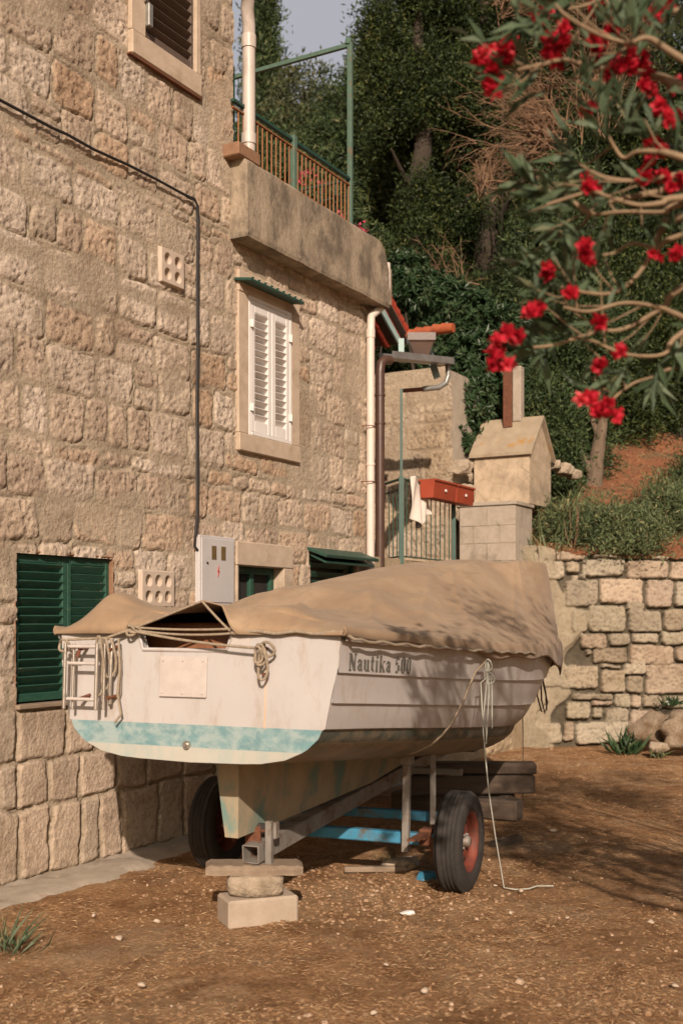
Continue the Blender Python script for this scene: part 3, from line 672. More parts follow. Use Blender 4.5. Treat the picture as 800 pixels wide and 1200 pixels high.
# deep joints between the stones are coloured darker
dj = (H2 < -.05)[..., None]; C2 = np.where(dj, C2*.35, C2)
top = 2.42+.10*(fbm(us2, us2*0, 2.5, 95)-.5)*2-.09*np.clip((us2-2.5)/1.2,0,1)
Fq = grid_faces(len(us2), len(zs2)); V = np.stack([U2, WY-H2, Z2], -1).reshape(-1, 3)
V[:, 2] = np.minimum(V[:, 2], np.tile(top+.06, len(zs2)))
rw = empty('retaining_wall', (2.3, WY, 0), (0,0,0), 'rough stone retaining wall holding back the hillside, its left part smeared with cement', 'wall')
V[:, 0] -= 2.3; V[:, 1] -= WY
np_mesh('stone_face', V, Fq, M['drystone'], rw, colors=C2.reshape(-1, 3))
mb = MB(); mb.box((3.35, .24, 1.16), (6.7, .30, 2.32)); mb.build('wall_core', M['rock'], rw)
# side retaining wall below the terrace, in line with the house
us3 = np.arange(AC+.02, 8.30, .02); zs3 = np.arange(-.05, 2.2, .02)
st3 = courses(AC, 8.3, 0, 2.15, .2, .32, .22, .5, .03)
U3, Z3, H3, C3 = masonry(us3, zs3, st3, [(.41,.32,.21),(.43,.34,.23)], (.36,.285,.19), groove=.02, rough=.01, warp=.02, seed=80, cement=lambda U, Z: np.clip((fbm(U, Z, 1.5, 93)-.45)/.05, 0, 1))
tw = empty('terrace_wall', HO+HD*(AC+.02), (0,0,HROT), 'cement smeared stone wall below the green railing, half hidden behind the boat', 'wall')
np_mesh('stone_face', np.stack([U3-AC-.02, -H3, Z3], -1).reshape(-1, 3), grid_faces(len(us3), len(zs3)), M['drystone'], tw, colors=C3.reshape(-1, 3))
mb = MB(); mb.box((1.98, .22, 1.06), (3.95, .34, 2.14)); mb.build('wall_core', M['rock'], tw)

# ------------------------------------------------------------------ neighbour building, small lean-to roof
nb_o = HO+HD*HA(531)    # placeholder
c0 = P(531, 660, 14.6); c0.z = 0
NB = empty('stone_outbuilding', (c0.x, c0.y, 2.1), (0,0,HROT), 'sunlit stone outbuilding wall behind the green railing, right of the pipes', 'building')
# local x = along HD (away), local y = inward-left (-HN)
us4 = np.arange(0, 2.6, .014); zs4 = np.arange(-.1, 2.72, .014)
st4 = courses(0, 2.6, 0, 2.7, .26, .38, .35, .6, .03, .01, .006)
U4, Z4, H4, C4 = masonry(us4, zs4, st4, [(.40,.33,.25),(.43,.35,.26),(.38,.30,.21)], (.36,.29,.21), groove=.012, rough=.007, warp=.012, seed=100, cement=lambda U, Z: np.clip((fbm(U, Z, 2.5, 94)-.52)/.05, 0, 1)*.8)
V = np.stack([-H4, U4, Z4], -1).reshape(-1, 3); Fq = grid_faces(len(us4), len(zs4))[:, ::-1]
edge_u = .03*np.sin(Z4*9)
cz_ = Z4.ravel()[Fq[:, 0]]; cu_ = U4.ravel()[Fq[:, 0]]
np_mesh('wall', V, Fq[(cu_ > .02+.05*(fbm(cu_*0, cz_, 5, 5)-.5)) | (cz_ < 1.2)], M['stone'], NB, colors=C4.reshape(-1, 3))
mb = MB(); mb.box((.8, 1.33, 1.3), (1.55, 2.5, 2.75)); mb.build('side_wall', M['plain_concrete'], NB)
# rubble stones stepping down beside it
for i, (px, py, d_, s_) in enumerate(((538,548,14.7,.20),(545,575,14.75,.17),(540,600,14.7,.22),(551,545,15.0,.14),(548,560,15.1,.16),(660,550,15.5,.17),(648,545,15.4,.13),(672,556,15.7,.14))):
    p = P(px, py, d_); import bmesh
    bm = bmesh.new(); bmesh.ops.create_icosphere(bm, subdivisions=3, radius=1)
    for v_ in bm.verts:
        q = v_.co.copy(); k_ = max(abs(q.x), abs(q.y), abs(q.z)); q = q/k_**.55
        q *= 1+.22*(float(fbm(q.x*1.7+i*7+9, q.y*1.7+q.z+20, 1.2, 200+i))-.5)*2; v_.co = Vector((q.x*s_*.75, q.y*s_*.6, q.z*s_*.5))
    me = bpy.data.meshes.new('rubble_stone'); bm.to_mesh(me); bm.free(); me.materials.append(M['rock'])
    o = bpy.data.objects.new('rubble_stone', me); link(o); o.location = p; o.rotation_euler = (random.uniform(-.2,.2), random.uniform(-.2,.2), random.random()*3)
    tag(o, 'loose pale rubble stone on the bank beside the small chimney', 'stone', 'loose rubble stones beside the chimney')

# lean-to tile roof: edge traced, sloping tiles on pale blue rafters
Lr = empty('lean_to_roof', P(479, 397, 12.8), (0,0,0), 'red clay tile lean-to roof with pale blue edge boards behind the terrace corner', 'roof')
C_ = P(479, 397, 12.8); U_ = P(449, 341, 12.30); E_ = P(530, 388, 12.53); base = C_
su = (U_-C_); eu = (E_-C_)
nrm = eu.cross(su).normalized()
if nrm.z < 0: nrm = -nrm
inw = -HN*1.3; nr2 = su.cross(inw).normalized(); nr2 = -nr2 if nr2.z < 0 else nr2; su2 = su*1.15
mb = MB(); vv = [-su*.08, -su*.08+inw, su2+inw, su2]
mb.add([v_+nr2*.03 for v_ in vv]+vv, [(0,1,2,3),(7,6,5,4),(0,4,5,1),(1,5,6,2),(2,6,7,3),(3,7,4,0)]); mb.build('roof_deck', M['brown_wood'], Lr)
mb = MB()
for r_ in range(7):
    for k_ in range(6):
        a_ = -su*.1+su2*(k_/5.5); b_ = -su*.1+su2*((k_+1.15)/5.5); q_ = inw*((r_+.7)/7.2)
        mb.tube([a_+q_+nr2*.055, b_+q_+nr2*.045], [.075,.062], 9)
mb.build('roof_tiles', M['red_tile'], Lr)
# short row of coping tiles over the hopper
mb = MB(); ntl = 5
for i in range(ntl):
    a_ = eu*(i/ntl-.03)+Vector((0,0,.045+.008*(i%2))); b_ = eu*((i+1.1)/ntl)+Vector((0,0,.035)); mb.tube([a_, b_], [.062, .050], 10)
mb.build('coping_tiles', M['orange_tile'], Lr)
nrm = nr2; su2 = su*1.1
mb = MB()
for k_ in range(7):
    a_ = su2*(k_/7); b_ = su2*((k_+1.15)/7); off = -eu.normalized()*.03
    mb.tube([a_+off+nrm*(.045+.012), b_+off+nrm*.045], [.055, .045], 10)
mb.build('verge_tiles', M['red_tile'], Lr)
mb = MB(); off = -eu.normalized()*.075-nrm*.085; mb.bar(off-su*.08, off+su2, .022, .075, up=nrm); mb.build('edge_board', M['pale_blue'], Lr)
mb = MB(); mb.bar(P(501,408,12.6)-C_, P(512,443,12.55)-C_, .03, .07); mb.bar(P(470,424,12.5)-C_, P(470,398,12.6)-C_, .06, .05); mb.build('strut', M['pale_blue'], Lr)
# rain hopper
mb = MB(); h0 = P(493, 392, 12.4)-C_; h1 = P(494, 424, 12.4)-C_
vs = []
for c_, wx, wy in ((h0, .15, .10), (h0-Vector((0,0,.08)), .15, .10), (h0-Vector((0,0,.10)), .125, .085), (h1, .055, .05)):
    for sx, sy in ((-1,-1),(1,-1),(1,1),(-1,1)): vs.append(c_+Vector((sx*wx, sy*wy, 0)))
fs = []
for i in range(3):
    for j in range(4): j2 = (j+1) % 4; fs.append((i*4+j, i*4+j2, (i+1)*4+j2, (i+1)*4+j))
fs += [(0,1,2,3), (12,13,14,15)]
mb.add(vs, fs); mb.build('rain_hopper', M['brown_pipe'], Lr)
# gutter / valley tray and overflow pipe
mb = MB(); g0 = P(452, 420, 11.5)-C_; g1 = P(524, 427, 12.6)-C_
mb.bar(g0, g1, .16, .012); d_ = (g1-g0).normalized(); sde = d_.cross(Vector((0,0,1))).normalized()
mb.bar(g0+sde*.08+Vector((0,0,.03)), g1+sde*.08+Vector((0,0,.03)), .012, .07); mb.bar(g0-sde*.08+Vector((0,0,.03)), g1-sde*.08+Vector((0,0,.03)), .012, .07)
mb.build('gutter', M['zinc'], Lr)
mb = MB(); mb.tube([P(524,424,12.6)-C_, P(525,440,12.6)-C_, P(522,449,12.6)-C_, P(514,454,12.55)-C_, P(495,456,12.5)-C_], .030, 10); mb.build('overflow_pipe', M['zinc'], Lr)
mb = MB(); mb.tube([P(496,456,12.5)-C_, P(470,458,12.4)-C_], .022, 8); mb.build('overflow_stub', M['rust'], Lr)

# ------------------------------------------------------------------ green railing on the raised terrace
RL = empty('terrace_fence', (0,0,0), (0,0,0), 'green metal railing with thin bars on the raised terrace beside the house', 'railing')
pA = HO+HD*HA(470); pB = HO+HD*HA(531); zf, zr = 2.12, 2.99; RL.location = (pA.x, pA.y, zf); o0 = Vector((pA.x, pA.y, zf))
pA = Vector((pA.x, pA.y, 0)); pB = Vector((pB.x, pB.y, 0)); pC = pA-HN*.45*1+HD*(-.0); pC = P(451, 600, 11.9); pC.z = 0
def rb(name, mb, mat='dark_green'):
    mb.v = [tuple(Vector(v_)-o0) for v_ in mb.v]; return mb.build(name, M[mat], RL)
def at(p, z): return Vector((p.x, p.y, z))
mb = MB(); mb.bar(at(pA, zf), at(pA, zr+.02), .05, .05); rb('post', mb)
mb = MB(); mb.bar(at(pA, zr), at(pA, HZ(470, 456)), .026, .026); rb('tall_post', mb)
mb = MB(); mb.bar(at(pB, zf), at(pB, zr), .045, .045); rb('post', mb)
mb = MB(); mb.bar(at(pA, zr), at(pB, zr), .035, .018); rb('handrail', mb)
mb = MB(); mb.bar(at(pA, zf+.10), at(pB, zf+.10), .025, .012); rb('bottom_rail', mb)
mb = MB(); mb.bar(at(pC, zr), at(pA, zr), .035, .018); rb('handrail', mb)
mb = MB(); mb.bar(at(pC, zf+.10), at(pA, zf+.10), .025, .012); rb('bottom_rail', mb)
mb = MB(); mb.bar(at(pC, zr-.10), at(pA, zr-.10), .02, .012); rb('middle_rail', mb)
for i in range(1, 11): q = pA.lerp(pB, i/11); mb = MB(); mb.tube([at(q, zf+.1), at(q, zr)], .0065, 6); rb('baluster', mb)
for i in range(1, 4): q = pC.lerp(pA, i/4); mb = MB(); mb.tube([at(q, zf+.1), at(q, zr-.1)], .0065, 6); rb('baluster', mb)
# red planters: two boxes end to end
for i, (x0, x1) in enumerate(((500, 526), (527, 547))):
    a0 = HA(x0, .09); a1 = HA(x1, .09); c_ = HO+HD*((a0+a1)/2)+HN*.09; zt_ = zr+.035
    pl = empty('planter_box', (c_.x, c_.y, zt_-.19), (0,0,HROT), ('longer red plastic planter box hung on the railing nearest the white cloth', 'shorter red plastic planter box at the far end of the railing')[i], 'planter', 'red planters hung on the railing')
    L = a1-a0-.006; mb = MB(); poly = [(-.07,0),(.07,0),(.09,.16),(.09,.19),(.10,.19),(.10,.17),(-.10,.17),(-.10,.19),(-.09,.19),(-.09,.16)]
    mb.prism([(-.07,0),(.07,0),(.088,.19),(-.088,.19)], -L/2, L/2, 'x'); mb.build('trough', M['planter'], pl)
    mb = MB(); mb.box((0, -.09, .18), (L+.01, .02, .022), bev=.003); mb.box((0, .09, .18), (L+.01, .02, .022), bev=.003); mb.build('rim', M['planter'], pl)
    mb = MB(); mb.box((0, -.088, .09), (.04, .014, .03), bev=.006); mb.build('badge', M['white_paint'], pl)
# white cloth hung on the rail
us_ = np.linspace(0, 1, 30); vs_ = np.linspace(0, 1, 40); U5, V5 = np.meshgrid(us_, vs_)
a_ = HA(477)+(HA(497)-HA(477))*U5+.10*V5*(U5-.2); dz_ = -.50*V5*(1-.45*np.abs(U5-.35))
out_ = .03+.05*np.sin(U5*16+V5*3)*(.4+V5)*.6+.03*np.sin(U5*7)
zc = zr+.03+dz_+.03*np.sin(U5*9)-.10*U5*(1-V5)
pts = np.stack([HO.x+HD.x*a_+HN.x*out_, HO.y+HD.y*a_+HN.y*out_, zc], -1).reshape(-1, 3)
cl0 = HO+HD*HA(480); pts -= np.array([cl0.x, cl0.y, zr-.4])
o = np_mesh('draped_cloth', pts, grid_faces(30, 40), M['cloth']); o.location = (cl0.x, cl0.y, zr-.4); tag(o, 'crumpled white cloth draped over the green railing', 'cloth')
sm = o.modifiers.new('thick', 'SOLIDIFY'); sm.thickness = .006

# ------------------------------------------------------------------ barbecue chimney
BQ = empty('outdoor_chimney', HO+HD*7.99+Vector((0,0,2.1)), (0,0,HROT), 'small gabled masonry oven chimney on a grey block base above the wall', 'chimney')
mb = MB(); mb.box((.30, .372, .46), (.60, .744, .88), bev=.008); mb.box((.30,.372,.93),(.64,.79,.05), bev=.006)
mb.build('block_base', None or M['plain_concrete'], BQ)
mb = MB()
for zc_ in (.22,.44,.66): mb.box((-.001, .372, zc_), (.006, .744, .006))
for zc_, ys_ in ((.11,(.2,.55)),(.33,(.37,)),(.55,(.2,.55)),(.77,(.37,))):
    for y_ in ys_: mb.box((-.001, y_, zc_), (.006, .006, .216))
mb.build('block_joints', M['concrete'], BQ)
q = .42; W2 = .75; D2 = .80; ye = -.03
crazed, t, b = new_mat('crazed_stone'); vec = objco(t); v = t.nodes.new('ShaderNodeTexVoronoi'); v.feature = 'DISTANCE_TO_EDGE'; v.inputs['Scale'].default_value = 5.5; t.links.new(vec, v.inputs['Vector'])
k = ramp(t, v.outputs[0], [(.006, (.30,.23,.16)), (.022, (.44,.35,.25))]); n = noise_node(t, 6, 6, .65, vec); k2 = ramp(t, n.outputs[0], [(.35, (.8,.78,.74)), (.65, (1.12,1.1,1.08))])
cz = mixc(t, 1.0, k.outputs[0], k2.outputs[0], 'MULTIPLY'); nd = noise_node(t, 2.4, 8, .7, vec, .5); kd = ramp(t, nd.outputs[0], [(.50, (0,0,0)), (.66, (.7,.7,.7))]); t.links.new(mixc(t, kd.outputs[0], cz, (.21,.165,.115)), b.inputs['Base Color']); b.inputs['Roughness'].default_value = .9; bump(t, b, v.outputs[0], .3, .01)
mb = MB(); g0, g1, gm = .0, .62, 1.04
poly = [(q, .955), (q+D2, .955), (q+D2, 1.62), (q+D2/2, 2.05), (q, 1.62)]
mb.prism(poly, ye, ye+W2, 'y'); mb.build('oven_body', crazed, BQ)
mb = MB(); e = .05
for (x0, z0_), (x1, z1_) in (((q-e, 1.62-e*1.05), (q+D2/2, 2.075)), ((q+D2/2, 2.075), (q+D2+e, 1.62-e*1.05))):
    mb.add([(x0, ye-.05, z0_), (x1, ye-.05, z1_), (x1, ye+W2+.05, z1_), (x0, ye+W2+.05, z0_), (x0, ye-.05, z0_+.04), (x1, ye-.05, z1_+.04), (x1, ye+W2+.05, z1_+.04), (x0, ye+W2+.05, z0_+.04)],
           [(0,1,2,3),(7,6,5,4),(0,4,5,1),(1,5,6,2),(2,6,7,3),(3,7,4,0)])
lich = pmat('lichened_slab', (.36,.29,.20), (.28,.22,.15), .92, scale=6, dirt=(.36,.19,.05), dirt_amt=.36, bstr=.6, bdist=.01, dscale=5)
mb.build('gable_roof', lich, BQ)
mb = MB(); mb.box((q+D2/2, ye+.30, 2.42), (.13, .115, .72), bev=.008); mb.build('flue', M['plain_concrete'], BQ)
mb = MB(); mb.box((q+D2/2-.12, ye+.40, 2.38), (.03, .12, .80), bev=.004); mb.build('rusty_plate', M['rust'], BQ)

# ------------------------------------------------------------------ boat
BY = R(65.5); BF = Vector((math.cos(BY), math.sin(BY), 0)); BS = Vector((BF.y, -BF.x, 0))
T0 = Vector((-.755, 5.6, .45)); BR = (R(0.0), R(3.7), BY)
boat = empty('fishing_boat', T0, BR, 'white clinker style motorboat with a worn turquoise waterline, parked on the trailer', 'boat')
XS = [0, .6, 1.5, 2.5, 3.3, 3.9, 4.3, 4.6, 4.8, 4.92, 4.97]
BSH = [.775,.84,.91,.94,.91,.82,.70,.54,.37,.18,.03]
BCH = [.715,.76,.80,.78,.68,.52,.38,.25,.14,.06,.015]
ZSH = [1.53,1.53,1.54,1.565,1.60,1.64,1.675,1.70,1.72,1.735,1.74]
ZCH = [1.085,1.08,1.065,1.05,1.045,1.07,1.11,1.18,1.28,1.40,1.52]
ZK  = [.90,.885,.86,.84,.84,.87,.93,1.02,1.14,1.30,1.46]
def cr(x, xs, ys):   # smooth interpolation
    from bisect import bisect_right
    i = min(max(bisect_right(xs, x)-1, 0), len(xs)-2); h = xs[i+1]-xs[i]; tt = (x-xs[i])/h
    def sl(j):
        if j <= 0: return (ys[1]-ys[0])/(xs[1]-xs[0])
        if j >= len(xs)-1: return (ys[-1]-ys[-2])/(xs[-1]-xs[-2])
        return (ys[j+1]-ys[j-1])/(xs[j+1]-xs[j-1])
    m0, m1 = sl(i)*h, sl(i+1)*h; t2 = tt*tt; t3 = t2*tt
    return (2*t3-3*t2+1)*ys[i]+(t3-2*t2+tt)*m0+(-2*t3+3*t2)*ys[i+1]+(t3-t2)*m1
def sec(x):
    bs, bc, z1_, zc, zk = cr(x,XS,BSH), cr(x,XS,BCH), cr(x,XS,ZSH), cr(x,XS,ZCH), cr(x,XS,ZK)
    lap = min(.014, bs*.05); pts = [(0.0, zk, 0)]
    for u, f_ in ((.3,.012),(.55,.06),(.75,.20),(.88,.44)): pts.append((bc*u, zk+(zc-zk)*f_, 0))
    pts.append((bc*.955, zk+(zc-zk)*.66, 0)); pts.append((bc*.982, zk+(zc-zk)*.82, 1)); pts.append((bc, zc, 1))
    fr = [0, .28, .60, 1.0]
    for i in range(3):
        for k_ in range(1, 4):
            f = fr[i]+(fr[i+1]-fr[i])*k_/3; y = bc+(bs-bc)*(f**.62); z = zc+(z1_-zc)*f
            pts.append((y+lap*(i+1)*.55, z, 2))
        if i < 2:
            f = fr[i+1]; y = bc+(bs-bc)*(f**.62); z = zc+(z1_-zc)*f
            pts.append((y+lap*(i+1)*.55+lap, z+.001, 2)); pts.append((y+lap*(i+1)*.55+lap, z+.012, 2))
    # step under the first plank
    pts.insert(8, (bc+lap, zc+.004, 2))
    return pts
def hull_y(x, z):
    p = sec(x); ys_ = [q[0] for q in p]; zs_ = [q[1] for q in p]
    return float(np.interp(z, zs_, ys_))
xs_ = list(np.linspace(0, 4.0, 41))+list(np.linspace(4.08, 4.97, 22)); z_b = .45
secs = [sec(x) for x in xs_]; k_ = len(secs[0])
def hullpart(name, r0, r1, mat, side, inner=False):
    V = []
    for x, s_ in zip(xs_, secs):
        for (y, z, q) in s_[r0:r1+1]: V.append((x, side*(y-(.02 if inner else 0)), z-z_b))
    n_ = r1-r0+1; f = grid_faces(n_, len(xs_))
    if side > 0: f = f[:, ::-1]
    return V, f
# hull as one mesh (both sides), several paint bands by material index
V = []; Fs = []; mi = []; sm = []
for side in (1, -1):
    off = len(V)
    for x, s_ in zip(xs_, secs):
        for (y, z, q) in s_: V.append((x, side*y, z-z_b))
    for i in range(len(xs_)-1):
        for j in range(k_-1):
            a = off+i*k_+j; f = (a, a+1, a+k_+1, a+k_); Fs.append(f if side < 0 else f[::-1])
            q = secs[i][j+1][2]; mi.append({0:1, 1:2, 2:0}[q]); sm.append(q != 2 or True)
mb = MB(); mb.v = V; mb.f = [list(f) for f in Fs]; mb.mi = mi; mb.sm = [True]*len(Fs)
hull = mb.build('hull', [M['gel'], M['bottom'], M['band_dark']], boat, fix=False)
em = hull.modifiers.new('edges', 'EDGE_SPLIT'); em.split_angle = R(35)
# keel stem strip
mb = MB(); mb.tube([(x+.012, 0, secs[i][0][1]-z_b-.004) for i, x in enumerate(xs_) if x > 2.6]+[(4.99, 0, 1.74-z_b)], .022, 8); mb.build('stem_strip', M['gel'], boat)
# transom: outline with outboard cut-out, three paint bands
def transom():
    s0 = secs[0]; right = [(-y, z-z_b) for (y, z, q) in s0]       # starboard is -y
    mb = MB()
    def half(z): return hull_y(0, z+z_b)
    # columns of quads by horizontal strips, bands split at exact heights
    zk = s0[0][1]-z_b; ztop = 1.53-z_b; zc = 1.447-z_b
    zl = [zk, zk+.006, zk+.012, zk+.02, zk+  .035, .972-z_b, .99-z_b, 1.04-z_b, 1.083-z_b, 1.09-z_b, 1.2-z_b, 1.3-z_b, 1.38-z_b, zc, ztop]
    y_l, y_r = .29, -.19
    for a, b_ in zip(zl[:-1], zl[1:]):
        ha, hb = half(a), half(b_)
        mi_ = 1 if b_ <= .973-z_b else (2 if b_ <= 1.084-z_b else 0)
        if a >= zc-1e-6: spans = [((-ha, y_r-.035*0), (-hb, y_r-.03)), ((y_l, ha), (y_l+.03, hb))]
        else: spans = [((-ha, ha), (-hb, hb))]
        for (p0, p1), (q0, q1) in spans:
            n_ = 8
            for i in range(n_):
                u0, u1 = i/n_, (i+1)/n_; L = lambda s0_, s1_, u: s0_+(s1_-s0_)*u
                mb.add([(-.002, L(p0,p1,u0), a), (-.002, L(p0,p1,u1), a), (-.002, L(q0,q1,u1), b_), (-.002, L(q0,q1,u0), b_)], [(0,3,2,1)], False, None, mi_)
                mb.add([(.045, L(p0,p1,u0)*.985, a), (.045, L(p0,p1,u1)*.985, a), (.045, L(q0,q1,u1)*.985, b_), (.045, L(q0,q1,u0)*.985, b_)], [(0,1,2,3)], False, None, 0)
    # rims
    rim = [(-half(ztop), ztop), (y_r-.03, ztop), (y_r, zc), (y_l, zc), (y_l+.03, ztop), (half(ztop), ztop)]
    for p, q in zip(rim[:-1], rim[1:]):
        mb.add([(-.002, p[0], p[1]), (-.002, q[0], q[1]), (.045, q[0], q[1]), (.045, p[0], p[1])], [(0,1,2,3)])
    return mb
transom().build('transom', [M['gel'], M['transom_bottom'], M['band_light']], boat, fix=False)
mb = MB()
rim = [(-.80,1.53),(-.22,1.53),(-.19,1.447),(.29,1.447),(.32,1.53),(.80,1.53)]
mb.tube([(.0, y, z-z_b) for y, z in rim[1:5]], .011, 8); mb.build('cutout_rim', M['gel'], boat)
# brown cockpit sole, and a board added behind the opening to catch sun
mb = MB(); V = []
mb.prism([(0.05,-.66),(2.0,-.74),(4.2,-.3),(4.2,.3),(2.0,.74),(.05,.66)], 1.14-z_b, 1.17-z_b, 'z'); mb.build('cockpit_floor', M['cockpit'], boat)
mb = MB(); mb.box((.30, 0, 1.385-z_b), (.03, 1.34, .43), bev=.01); mb.build('sun_catch_board', M['cockpit'], boat)  # added board, placed where sun through the cut-out reaches it
mb = MB()
for s_ in (1,-1):
    for i in range(len(xs_)-1):
        a = (xs_[i], s_*(secs[i][-1][0]-.06), secs[i][-1][1]-z_b); b_ = (xs_[i], s_*(secs[i][-1][0]+.022), secs[i][-1][1]-z_b)
        c_ = (xs_[i+1], s_*(secs[i+1][-1][0]+.022), secs[i+1][-1][1]-z_b); d_ = (xs_[i+1], s_*max(0,(secs[i+1][-1][0]-.06)), secs[i+1][-1][1]-z_b)
        up = .02; A_ = [(p[0], p[1], p[2]-.03) for p in (a,b_,c_,d_)]+[(p[0], p[1], p[2]+.004) for p in (a,b_,c_,d_)]
        mb.add(A_, [(0,1,2,3),(7,6,5,4),(1,5,6,2),(0,3,7,4)])
mb.build('gunwale', M['gel'], boat)
# skeg
mb = MB(); th = .06
prof = [(.36,.93),(.42,.50),(.50,.485),(2.2,.63),(3.2,.84),(3.5,.95)]
def tw_(z): return .045+.028*(z-.48)/.44
vs = []; top_ = [(.36,.93),(1.2,.93),(2.2,.93),(3.0,.93),(3.5,.95)]
bot_ = [(.44,.487),(1.2,.56),(2.2,.66),(3.0,.80),(3.5,.93)]
n_ = 5
for s_ in (1,-1):
    for (x, z) in top_: vs.append((x, s_*tw_(.93), z-z_b))
    for (x, z) in bot_: vs.append((x, s_*tw_(.49)*.85, z-z_b))
fs = []
for o1 in (0, 10):
    for i in range(4): fs.append((o1+i, o1+i+1, o1+5+i+1, o1+5+i))
for i in range(4): fs.append((5+i, 5+i+1, 15+i+1, 15+i))
fs.append((0, 5, 15, 10)); mb.add(vs, fs); mb.build('skeg', M['skeg'], boat)
# lettering "Nautika 500" wrapped on the starboard topside
GL = {  # thick strokes ('t'), thin strokes ('h'): glyph cell 0..1 wide, cap height 1, x height .68
 'N': (.86, [((.16,0),(.16,1),.10),((.70,0),(.70,1),.10),((.16,1),(.68,.02),.24),((.02,.02),(.32,.02),.05),((.0,.98),(.24,.98),.05),((.58,.98),(.86,.98),.05)]),
 'a': (.62, [((.44,.05),(.44,.62),.20),((.12,.63),(.42,.64),.07),((.13,.48),(.13,.60),.13),((.14,.08),(.14,.30),.18),((.16,.36),(.42,.40),.06),((.16,.03),(.40,.05),.06),((.46,.02),(.62,.05),.06)]),
 'u': (.70, [((.16,.08),(.16,.66),.19),((.52,.02),(.52,.66),.19),((.0,.66),(.2,.66),.05),((.38,.66),(.56,.66),.05),((.2,.03),(.46,.06),.07),((.55,.02),(.70,.02),.05)]),
 't': (.46, [((.20,.08),(.20,.90),.19),((.02,.64),(.42,.64),.06),((.24,.02),(.42,.08),.07)]),
 'i': (.36, [((.18,.02),(.18,.66),.19),((.02,.02),(.34,.02),.05),((.02,.66),(.2,.66),.05),((.18,.82),(.18,.98),.19)]),
 'k': (.74, [((.16,.0),(.16,1),.19),((.02,.02),(.32,.02),.05),((.0,.98),(.16,.98),.05),((.24,.30),(.60,.66),.06),((.34,.42),(.60,.02),.20),((.46,.02),(.74,.02),.05),((.46,.66),(.72,.66),.05)]),
 '5': (.66, [((.15,.50),(.15,.98),.10),((.12,.91),(.56,.91),.10),((.17,.56),(.42,.60),.07),((.50,.14),(.50,.48),.20),((.10,.06),(.42,.04),.08)]),
 '0': (.66, [((.16,.14),(.16,.86),.20),((.52,.14),(.52,.86),.20),((.18,.95),(.50,.95),.07),((.18,.04),(.50,.04),.07)])}
def text_mesh(txt, x0, x1, z0_, hgt):
    mb = MB(); adv = sum(GL[c][0]+.12 if c != ' ' else .42 for c in txt); sx = (x1-x0)/adv; cur = 0
    for c in txt:
        if c == ' ': cur += .42; continue
        wd, stk = GL[c]
        for (ax_, az), (bx_, bz), tk in stk:
            tk = tk*1.28 if tk > .12 else tk*1.5; d_ = Vector((bx_-ax_, bz-az))
            if abs(d_.x) > abs(d_.y)*.9 : off = Vector((0, tk/2)) if (tk < .2 and abs(d_.x) > abs(d_.y)*1.5) or tk < .12 else Vector((tk/2, 0))
            else: off = Vector((tk/2, 0))
            quad = [(ax_-off.x, az-off.y), (bx_-off.x, bz-off.y), (bx_+off.x, bz+off.y), (ax_+off.x, az+off.y)]
            n_ = 3; vs = []
            for i in range(n_+1):
                u = i/n_
                for (p, q) in ((quad[0], quad[1]), (quad[3], quad[2])):
                    gx = p[0]+(q[0]-p[0])*u; gz = p[1]+(q[1]-p[1])*u
                    X_ = x0+(cur+gx)*sx; Z_ = z0_+gz*hgt+(X_-x0)*0
                    vs.append((X_, -(hull_y(X_, Z_)+.004), Z_-z_b))
            mb.add(vs, [(2*i, 2*i+1, 2*i+3, 2*i+2) for i in range(n_)])
        cur += wd+.12
    return mb
text_mesh('Nautika', .085, .513, 1.366, .080).build('name_lettering', M['letter'], boat, fix=False)
text_mesh('500', .548, .74, 1.366, .080).build('number_lettering', M['letter'], boat, fix=False)
# outboard pad, fittings
mb = MB(); mb.box((-.010, .045, 1.315-z_b), (.012, .27, .20), bev=.003)
for y in (-.07,.045,.16):
    for z in (1.235,1.395): mb.tube([(-.015,y,z-z_b),(-.021,y,z-z_b)], .005, 6)
mb.build('motor_pad', M['panel'], boat)
mb = MB(); mb.tube([(-.004,.01,.985-z_b),(-.02,.01,.985-z_b)], .020, 12); mb.tube([(-.02,.01,.985-z_b),(-.03,.01,.985-z_b)], .011, 8); mb.build('drain_plug', M['chrome'], boat)
mb = MB(); mb.tube([(-.0,-.41,1.335-z_b),(-.03,-.41,1.335-z_b)], .009, 8); mb.build('bolt', M['rust'], boat)
mb = MB(); mb.tube([(-.0,-.41,1.46-z_b),(-.035,-.41,1.46-z_b)], .009, 8)
mb.tube([(-.03,-.41,1.46-z_b+.03),(-.035,-.41,1.455-z_b),(-.03,-.41,1.40-z_b)], .008, 8); mb.build('eye_bolt', M['rust'], boat)
stain = pmat('rust_stain', (.50,.36,.25), (.62,.50,.40), .5, scale=30, sc=(1,1,.2))
mb = MB(); mb.box((-.0035,-.412,1.26-z_b), (.003,.010,.36)); mb.build('rust_streak', stain, boat)
mb = MB(); mb.box((-.004,-.27,1.49-z_b), (.004,.10,.04)); mb.build('registration_sticker', M['panel'], boat)
